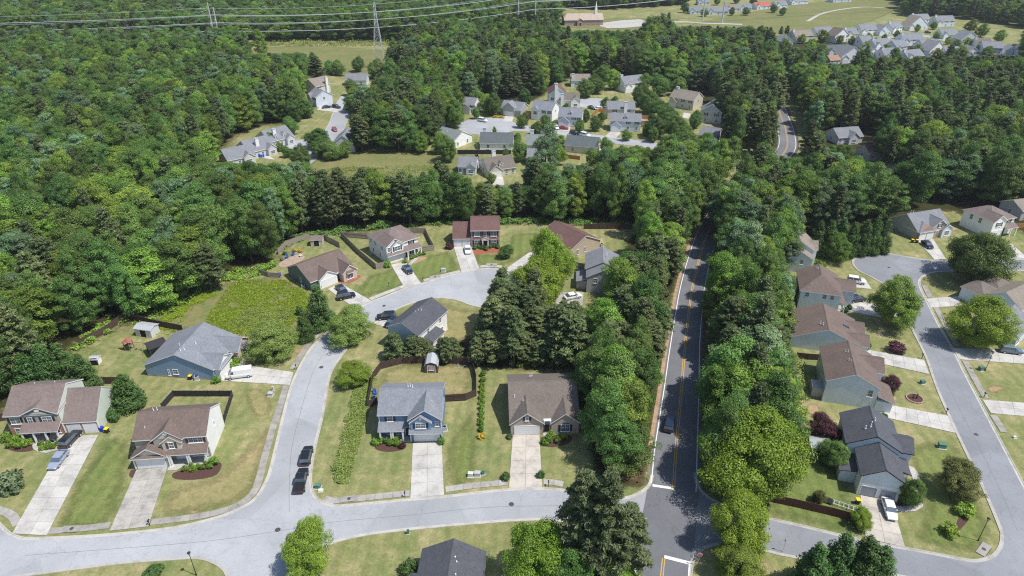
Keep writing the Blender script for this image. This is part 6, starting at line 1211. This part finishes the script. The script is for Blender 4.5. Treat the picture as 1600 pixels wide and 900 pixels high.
STANDS = [
 ('western', [(-330,650),(5,632),(60,598),(120,543),(165,514),(235,497),(330,444),(425,412),(432,395),(470,374),(480,345),(470,288),(400,268),(330,260),(345,240),(362,218),(395,200),(450,192),(470,178),(474,150),(476,126),(505,104),(420,88),(0,84),(-330,84)], 6.7, .13, 14.5, 20.5, 'in the dense western wood'),
 ('belt', [(470,371),(590,357),(700,349),(700,326),(480,330)], 4.5, .62, 15, 19, 'in the belt behind the fenced yards'),
 ('belt2', [(700,349),(860,347),(990,351),(1040,360),(1100,335),(1105,300),(960,296),(880,300),(760,318),(700,326)], 6.0, .15, 14, 20, 'in the belt behind the fenced yards'),
 ('mid', [(552,237),(558,160),(590,118),(680,130),(715,180),(700,190),(680,236),(600,239)], 6.6, .35, 15, 20, 'in the wood left of the middle houses'),
 ('back', [(600,120),(640,84),(700,70),(860,62),(1000,60),(1120,58),(1190,70),(1212,120),(1202,160),(1130,150),(1090,150),(1030,135),(920,118),(880,130),(840,150),(790,155),(730,165),(700,150)], 7.2, .35, 15, 21, 'in the wood behind the middle houses'),
 ('stand', [(1122,160),(1212,172),(1218,232),(1190,252),(1150,250),(1122,225)], 5.6, .8, 16, 21, 'in the pine stand beside the far bend of the road'),
 ('front', [(980,240),(1130,262),(1150,290),(1100,310),(960,300),(940,262)], 6.2, .1, 11, 16, 'in the belt below the middle street'),
 ('bend', [(1128,348),(1158,318),(1192,290),(1228,262),(1262,262),(1262,300),(1200,345)], 5.5, .3, 17, 22, 'at the inner bend of the main road'),
 ('right', [(1165,330),(1215,300),(1262,255),(1262,190),(1235,140),(1205,90),(1260,76),(1300,106),(1420,106),(1500,96),(1700,100),(1750,345),(1600,332),(1480,325),(1388,326),(1385,345),(1300,372),(1245,360)], 6.6, .5, 15, 20, 'in the eastern wood'),
 ('stripL', [(925,590),(935,700),(965,742),(998,748),(1010,715),(1022,640),(1036,540),(1046,470),(1062,400),(1082,352),(1060,345),(1000,355),(975,395),(978,450),(935,480),(908,520),(915,570)], 5.3, .5, 13, 19, 'on the strip left of the main road'),
 ('block', [(752,566),(757,512),(800,500),(905,500),(910,576),(800,576)], 3.7, 1.0, 12, 16, 'in the pine block behind the tan brick house'),
 ('young', [(598,562),(612,550),(660,552),(745,555),(752,570),(640,567)], 3.6, 2.0, 6.5, 9.5, 'in the low pine row behind the curved fence'),
 ('stripR', [(1122,765),(1106,730),(1108,560),(1116,450),(1130,370),(1152,332),(1225,345),(1228,400),(1222,480),(1215,560),(1228,630),(1205,690),(1170,750)], 5.4, .3, 15, 21, 'on the strip right of the main road'),
 ('yard', [(1226,395),(1236,430),(1234,480),(1218,470)], 4.0, .3, 8, 11, 'on the strip right of the main road'),
 ('pinerow', [(1180,62),(1262,57),(1262,42),(1190,46)], 5, 1.0, 16, 20, 'in the far pine row before the field'),
 ('fieldtrees', [(1305,40),(1400,32),(1385,22),(1320,30)], 7, .3, 12, 16, 'in the far clump beside the field'),
 ('far', [(-450,58),(420,64),(640,64),(800,46),(868,42),(872,5),(865,-30),(-450,-30)], 8.5, .1, 15, 21, 'far'),
 ('far2', [(945,16),(1070,9),(1070,-20),(872,-30),(872,12)], 8, .2, 14, 19, 'far'), ('far3', [(1405,12),(1425,28),(1480,26),(1600,44),(1720,62),(1720,-30),(1400,-30)], 7.5, .55, 15, 21, 'far'), ('far4', [(1600,70),(1720,75),(1720,100),(1600,98)], 7, .5, 14, 18, 'far')]
def inside(px, py, poly):
    c = False; n = len(poly)
    for i in range(n):
        (x0, y0), (x1, y1) = poly[i], poly[i-1]
        if (y0 > py) != (y1 > py) and px < (x1-x0)*(py-y0)/(y1-y0)+x0: c = not c
    return c
rng = random.Random(5); CAND = []
for (nm, poly, sp, pf, h0, h1, where) in STANDS:
    W_ = [G(*p) for p in poly]; xs = [p.x for p in W_]; ys = [p.y for p in W_]; wp = [(p.x, p.y) for p in W_]
    y = min(ys)
    row = 0
    while y < max(ys):
        x = min(xs) + (row % 2)*sp/2
        while x < max(xs):
            jx = x + rng.uniform(-.38, .38)*sp; jy = y + rng.uniform(-.38, .38)*sp; u = rng.random(); hh = rng.uniform(h0, h1); rz = rng.uniform(0, 6.28); fx = rng.choice((.8, .9, 1.0, 1.1, 1.25, 1.5))*rng.uniform(.94, 1.06); x += sp
            if not inside(jx, jy, wp): continue
            bx, by = P(jx, jy, 0)
            if bx < -260 or bx > 1860: continue
            if nm == 'right': pf_ = .5 if by < 235 and bx > 1300 else .25
            else: pf_ = pf
            kind = 'youngpine' if pf_ > 1.5 else ('pine' if u < pf_ else 'broadleaf')
            Rr = {'pine': 3.7, 'broadleaf': 4.7, 'youngpine': 2.5}[kind]*fx*(sp/6.6 if kind == 'broadleaf' else 1)**.5
            if nm == 'yard': Rr *= .7
            if kind == 'broadleaf' and nm.startswith('far'): Rr *= 1.15
            if kind == 'youngpine': Rr *= hh/9
            ok = True
            for shrink in range(4):
                cx, cy = P(jx, jy, hh*.62); _, ty = P(jx, jy, hh*.97); _, bt = P(jx, jy, hh*.3); s = FPX/(jy*CT + (CAM_H-hh*.6)*ST)*Rr*.8
                bad = any(by > k[4]+1 and cx+s > k[0] and cx-s < k[2] and ty < k[3] and bt > k[1] for k in KEEP)
                if not bad: break
                hh *= .78; Rr *= .86
            else: ok = False
            if ok and hh > h0*.42: CAND.append((math.hypot(jx, jy), nm, kind, jx, jy, hh, Rr, rz, where))
        y += sp*.87; row += 1
CAND.sort()
cnt = {'broadleaf': 0, 'pine': 0}; REST = []; seen_n = {}
FROM = {'stripL': 'from the junction', 'stripR': 'from the junction', 'young': 'in distance', 'block': 'in distance', 'belt': 'in distance', 'belt2': 'in distance'}
for (d, nm, kind, x, y, hh, Rr, rz, where) in CAND:
    kk = 'pine' if kind != 'broadleaf' else 'broadleaf'
    lim = {'broadleaf': 215, 'pine': 225}[kk]
    if cnt[kk] < lim and nm[:3] != 'far':
        cnt[kk] += 1
        sn = seen_n[(nm, kk)] = seen_n.get((nm, kk), 0) + 1; base_l = {'broadleaf': 'broadleaf tree ', 'pine': 'pine tree ', 'youngpine': 'young pine tree '}[kind] + where
        if nm in ('stripL', 'stripR') and sn <= 12: base_l = ORD[sn-1] + ' ' + base_l + ' counted from the junction'
        elif nm in ('stripL', 'stripR'): base_l = base_l.replace('tree on', 'tree farther up on')
        if kk == 'broadleaf': tree(kind, x, y, hh, Rr, base_l, 'broadleaf trees ' + where, rz)
        else: tree(kind, x, y, hh, Rr, base_l, 'pines ' + where, rz)
    else: REST.append((kind, x, y, hh, Rr, rz))
print('TREES', cnt, 'rest', len(REST))
# the rest of the wood reads as one mass: one object, crowns set on points
def forest(name, kind, label):
    L = [r for r in REST if r[0] == kind]; ps = PROTO[kind]; me = bpy.data.meshes.new(name); me.from_pydata([(r[1], r[2], 0) for r in L], [], [])
    a = me.attributes.new('scl', 'FLOAT_VECTOR', 'POINT'); a.data.foreach_set('vector', np.array([(r[4]/ps[0]['R'], r[4]/ps[0]['R'], r[3]/ps[0]['H']) for r in L], dtype=np.float32).ravel())
    a = me.attributes.new('rot', 'FLOAT_VECTOR', 'POINT'); a.data.foreach_set('vector', np.array([(0, 0, r[5]) for r in L], dtype=np.float32).ravel())
    a = me.attributes.new('pick', 'INT', 'POINT'); a.data.foreach_set('value', np.array([int(abs(r[1]*5.1+r[2]*3.7)) % len(ps) for r in L], dtype=np.int32))
    o = link(name, me); tag(o, label, None, None, 'stuff')
    pc = bpy.data.collections.new(name + '_crowns')
    seen = set()
    for q in list(col.objects):
        if q.type == 'MESH' and q.data in [p['crown'] for p in ps] and q.data.name not in seen and q.parent: seen.add(q.data.name); pc.objects.link(q)
    t = bpy.data.node_groups.new(name, 'GeometryNodeTree'); t.interface.new_socket('Geometry', in_out='INPUT', socket_type='NodeSocketGeometry'); t.interface.new_socket('Geometry', in_out='OUTPUT', socket_type='NodeSocketGeometry')
    gi = t.nodes.new('NodeGroupInput'); go = t.nodes.new('NodeGroupOutput'); ip = t.nodes.new('GeometryNodeInstanceOnPoints'); ci = t.nodes.new('GeometryNodeCollectionInfo')
    ci.inputs['Collection'].default_value = pc; ci.inputs['Separate Children'].default_value = True; ci.inputs['Reset Children'].default_value = True
    def na(n_, ty): x = t.nodes.new('GeometryNodeInputNamedAttribute'); x.data_type = ty; x.inputs[0].default_value = n_; return x.outputs[0]
    e2r = t.nodes.new('FunctionNodeEulerToRotation'); t.links.new(na('rot', 'FLOAT_VECTOR'), e2r.inputs[0])
    t.links.new(gi.outputs[0], ip.inputs['Points']); t.links.new(ci.outputs[0], ip.inputs['Instance']); ip.inputs['Pick Instance'].default_value = True
    t.links.new(na('pick', 'INT'), ip.inputs['Instance Index']); t.links.new(e2r.outputs[0], ip.inputs['Rotation']); t.links.new(na('scl', 'FLOAT_VECTOR'), ip.inputs['Scale']); t.links.new(ip.outputs[0], go.inputs[0])
    md = o.modifiers.new('stand', 'NODES'); md.node_group = t
forest('forest', 'broadleaf', 'far broadleaf woods reading as one green mass'); forest('pine_forest', 'pine', 'far pine woods reading as one dark mass')

# ------------------------------------------------------------------ shrubs and ground cover
def shrub_mesh(name, seed, m, shape='round', n=26, lr=.34): return crown(name, seed, 1.0, .62, .02, LM[m], shape, n, lr*.6, 48, .07, .65, .9, .3, 120)
SH = {k: [shrub_mesh('shrub', 200+i*5+j, k) for j in range(2)] for i, k in enumerate(['shrub','dkshrub','flower','gold','purple','lime'])}
def shrub(px, py, w, hh, m, label, group=None):
    q = G(px, py); o = link('shrub', SH[m][int(px) % 2], None, (q.x, q.y, 0), px % 6); o.scale = (w/1.3, w/1.3, hh); tag(o, label, 'shrub', group)
for x, y, w in ((12,688,2.2),(20,697,1.8),(30,692,2.4),(38,697,2.2),(48,694,1.6)): shrub(x, y, w, w*.8, 'shrub', 'rounded green shrub left of the brick house porch', 'shrubs left of the brick house porch')
for x, y in ((64,696),(66,703),(77,695),(75,702),(82,701),(91,694)): shrub(x, y, 1.2, 1.0, 'shrub', 'small round shrub before the brick house porch', 'small shrubs before the brick house porch')
for x, y, w in ((168,655,2.4),(175,648,2.6),(180,658,2.2)): shrub(x, y, w, 2.0, 'dkshrub', 'dark bush beside the pale green gable', 'bushes beside the pale green gable')
shrub(21,765,4.6,3.6,'flower','large white flowering bush on the west lawn')
for x, y, w in ((290,735,1.1),(300,729,.9),(303,736,1.2),(311,730,.9),(316,733,1.1),(323,726,.9),(328,732,1.1),(334,726,1.8)): shrub(x, y, w, w, 'shrub', 'small round shrub in the dark mulch bed', 'shrubs in the dark mulch bed')
for x, y, w in ((587,694,1.6),(595,691,1.4),(604,692,1.4),(610,696,1.3),(618,691,1.6),(622,697,1.4)): shrub(x, y, w, w*.9, 'shrub', 'round shrub in front of the blue house porch', 'shrubs in front of the blue house porch')
shrub(629,699,1.3,1.1,'purple','reddish shrub at the end of the blue house bed'); shrub(690,693,1.6,1.4,'shrub','round shrub right of the blue house garage')
for k in range(11): shrub(754.5 - .3*k, 588 + k*8.6, 1.35, 1.5 - (k % 3)*.15, 'shrub', 'clipped shrub in the hedge row between two lots', 'hedge row between two lots')
shrub(753,684,1.7,1.0,'gold','yellow bush at the end of the hedge row'); shrub(790,748,1.9,1.4,'dkshrub','grey green bush left of the tan driveway foot'); shrub(845,745,1.6,1.3,'dkshrub','grey green bush right of the tan driveway foot')
for x, y, w in ((861,684,1.7),(858,690,1.5),(851,694,1.5),(872,690,1.4),(880,686,1.3)): shrub(x, y, w, w*.9, 'lime' if 0 else 'shrub', 'round shrub in front of the tan brick house', 'shrubs in front of the tan brick house')
shrub(796,684,1.5,.9,'dkshrub','low bush left of the tan brick garage')
shrub(1505,803,3.0,2.2,'lime','larger lime round shrub on the corner lot, nearer the house'); shrub(1482,834,2.8,2.0,'lime','lime round shrub on the corner lot near the street')
shrub(1398,548,4.2,2.2,'purple','low purple bush on the ranch lawn'); shrub(1393,618,1.2,1.0,'shrub','small green shrub under the purple maple'); shrub(1381,653,1.2,1.1,'dkshrub','round shrub at the black roofed house corner')
for x, y in ((1352,548),(1350,540),(1356,543)): shrub(x, y, 1.6, 1.3, 'dkshrub', 'shrub at the front of the brown ranch', 'shrubs at the front of the brown ranch')
for x, y in ((1320,488),(1326,484)): shrub(x, y, 1.8, 1.5, 'dkshrub', 'shrub at the hip roofed house front', 'shrubs at the hip roofed house front')
for k in range(4): shrub(1275+k*4, 412+k*1.5, 1.9, 1.2, 'shrub', 'low green hedge shrub near the tan grey roof', 'hedge near the tan grey roof')
for k in range(5): shrub(380-k*3.6, 553+k*5.0, 2.0, 1.3, 'shrub', 'clipped hedge shrub in front of the blue ranch', 'clipped hedge in front of the blue ranch')
shrub(339,598,1.9,1.5,'bronze' if 0 else 'shrub','round yellowish shrub at the blue ranch corner')
for x, y in ((644,404),(650,402),(656,399),(662,398),(633,411)): shrub(x, y, 1.5, 1.1, 'shrub', 'shrub before the white house porch', 'shrubs before the white house porch')
shrub(606,417,2.4,1.9,'shrub','large round shrub left of the white house garage'); shrub(702,388,2.8,1.6,'purple','purple bush left of the red brick garage')
for x, y in ((742,389),(748,387),(755,389),(766,387),(773,386),(778,388),(760,391)): shrub(x, y, 1.6, 1.3, 'dkshrub', 'shrub in front of the red brick house', 'shrubs in front of the red brick house')
for x, y in ((445,398),(461,393),(470,394)): shrub(x, y, 1.4, 1.0, 'gold' if x > 446 else 'dkshrub', 'bush around the patio', 'bushes around the patio')
for x, y in ((774,184),(783,184)): shrub(x, y, 2.0, 1.2, 'gold', 'yellow flowering bush by the middle circle', 'yellow bushes by the middle circle')
shrub(641,893,3.0,2.2,'dkshrub','dark bush left of the bottom black roof'); shrub(240,897,3.2,1.2,'dkshrub','bush on the grass corner at the bottom')
shrub(1558,398,1.6,1.2,'dkshrub','dark bush behind the large tree'); shrub(545,166,3,2,'purple','purple bush in the western wood')
for k in range(9): shrub(800+k*12, 570+ (k % 2)*3, 1.6, 1.3, 'shrub', 'green shrub in the pine straw behind the tan brick house', 'shrubs in the pine straw')
for x, y in ((468,492),(474,498)): shrub(x, y, 2, 2.4, 'dkshrub', 'dark bush beside the shorter cypress', 'bushes beside the shorter cypress')
def cover(name, poly, n, size, hh, m, label, seed=3, dens=.5):
    poly = catmull([Vector((x, y, 0)) for x, y in poly], 4, True); poly = [(p.x, p.y) for p in poly]
    rg = np.random.default_rng(seed); W_ = [G(*p) for p in poly]; wp = [(p.x, p.y) for p in W_]; xs = [p[0] for p in wp]; ys = [p[1] for p in wp]; C = []
    while len(C) < n:
        x, y = rg.uniform(min(xs), max(xs)), rg.uniform(min(ys), max(ys))
        ed = min(2.6, .22*min(max(xs)-min(xs), max(ys)-min(ys)))
        qx = x + ed*mnoise.noise(Vector((x*.45, y*.45, 3.1))) + rg.normal()*ed*.28; qy = y + ed*mnoise.noise(Vector((x*.45, y*.45, 7.7))) + rg.normal()*ed*.28
        if inside(qx, qy, wp): 
            f = 1.3*mnoise.noise(Vector((x*.16, y*.16, seed))) + .8*mnoise.noise(Vector((x*.55, y*.55, seed+9))) + .3*mnoise.noise(Vector((x*1.6, y*1.6, seed)))
            if rg.random() < dens + .6*f: C.append((x, y, hh*(.15 + .5*max(0, f+.5))*rg.random()**.5 + .05))
    C = np.array(C); k = len(C); Nn = rg.normal(size=(k, 3))*.5 + np.array([0, 0, 1.0])
    o = link(name, quads_mesh(name, C, Nn, size*rg.uniform(.6, 1.4, k), .65, rg.uniform(.1, .95, k), LM[m], rg)); tag(o, label, None, None, 'stuff')
cover('ground_cover', [(322,505),(338,474),(362,447),(395,438),(440,440),(470,452),(482,472),(474,496),(450,512),(425,528),(385,527),(345,520)], 30000, .15, .28, 'kudzu', 'bright green vines over the vacant lot', 3, .6)
cover('weeds', [(372,500),(390,478),(425,474),(452,484),(446,505),(415,514),(388,512)], 5000, .13, .9, 'weed', 'taller olive weeds in the middle of the vacant lot', 21, .5)
cover('ground_cover', [(245,508),(270,490),(310,460),(335,450),(330,462),(285,490),(262,512),(300,519),(330,514),(340,522),(280,522)], 9000, .16, .4, 'kudzu', 'yellow green weeds along the vacant lot edge', 7)
cover('weeds', [(572,592),(584,594),(577,640),(572,660),(560,700),(548,745),(535,757),(523,748),(528,715),(540,670),(548,630),(556,600)], 14000, .13, 1.0, 'weed', 'overgrown weedy bank left of the blue house', 5, .75)
cover('weeds', [(490,282),(520,262),(600,262),(720,258),(735,275),(690,292),(560,296)], 9000, .22, .8, 'weed', 'weeds over the middle meadow', 9)
cover('undergrowth', [(120,548),(165,517),(200,500),(240,500),(330,447),(392,436),(430,420),(425,412),(330,440),(235,492),(190,492),(150,515),(115,540)], 7000, .22, 1.6, 'fresh', 'undergrowth at the foot of the western wood', 11)
cover('undergrowth', [(430,395),(480,372),(590,359),(700,351),(860,349),(990,353),(990,347),(860,343),(700,345),(590,353),(480,365),(425,388)], 9000, .24, 1.8, 'mid', 'undergrowth at the foot of the belt behind the yards', 12)
cover('undergrowth', [(540,62),(420,66),(420,72),(640,72),(640,64)], 3000, .5, 2.2, 'weed', 'undergrowth along the cleared strip', 13)
cover('undergrowth', [(1225,420),(1245,432),(1244,480),(1240,560),(1262,600),(1258,640),(1240,680),(1225,640),(1222,500)], 5000, .2, 1.5, 'weed', 'undergrowth along the east yards', 15)

# ------------------------------------------------------------------ air
hm = bpy.data.materials.new('haze_air'); hm.use_nodes = True; ht_ = hm.node_tree; ht_.nodes.clear()
pv = ht_.nodes.new('ShaderNodeVolumePrincipled'); pv.inputs['Color'].default_value = (.88,.92,1,1); pv.inputs['Density'].default_value = .00010; pv.inputs['Anisotropy'].default_value = .2
ht_.links.new(pv.outputs[0], ht_.nodes.new('ShaderNodeOutputMaterial').inputs['Volume'])
tag(MB().box(-5100, 5100, -3100, 7100, -1, 92).build('haze', hm), 'thin bluish air over the whole neighbourhood', None, None, 'stuff')
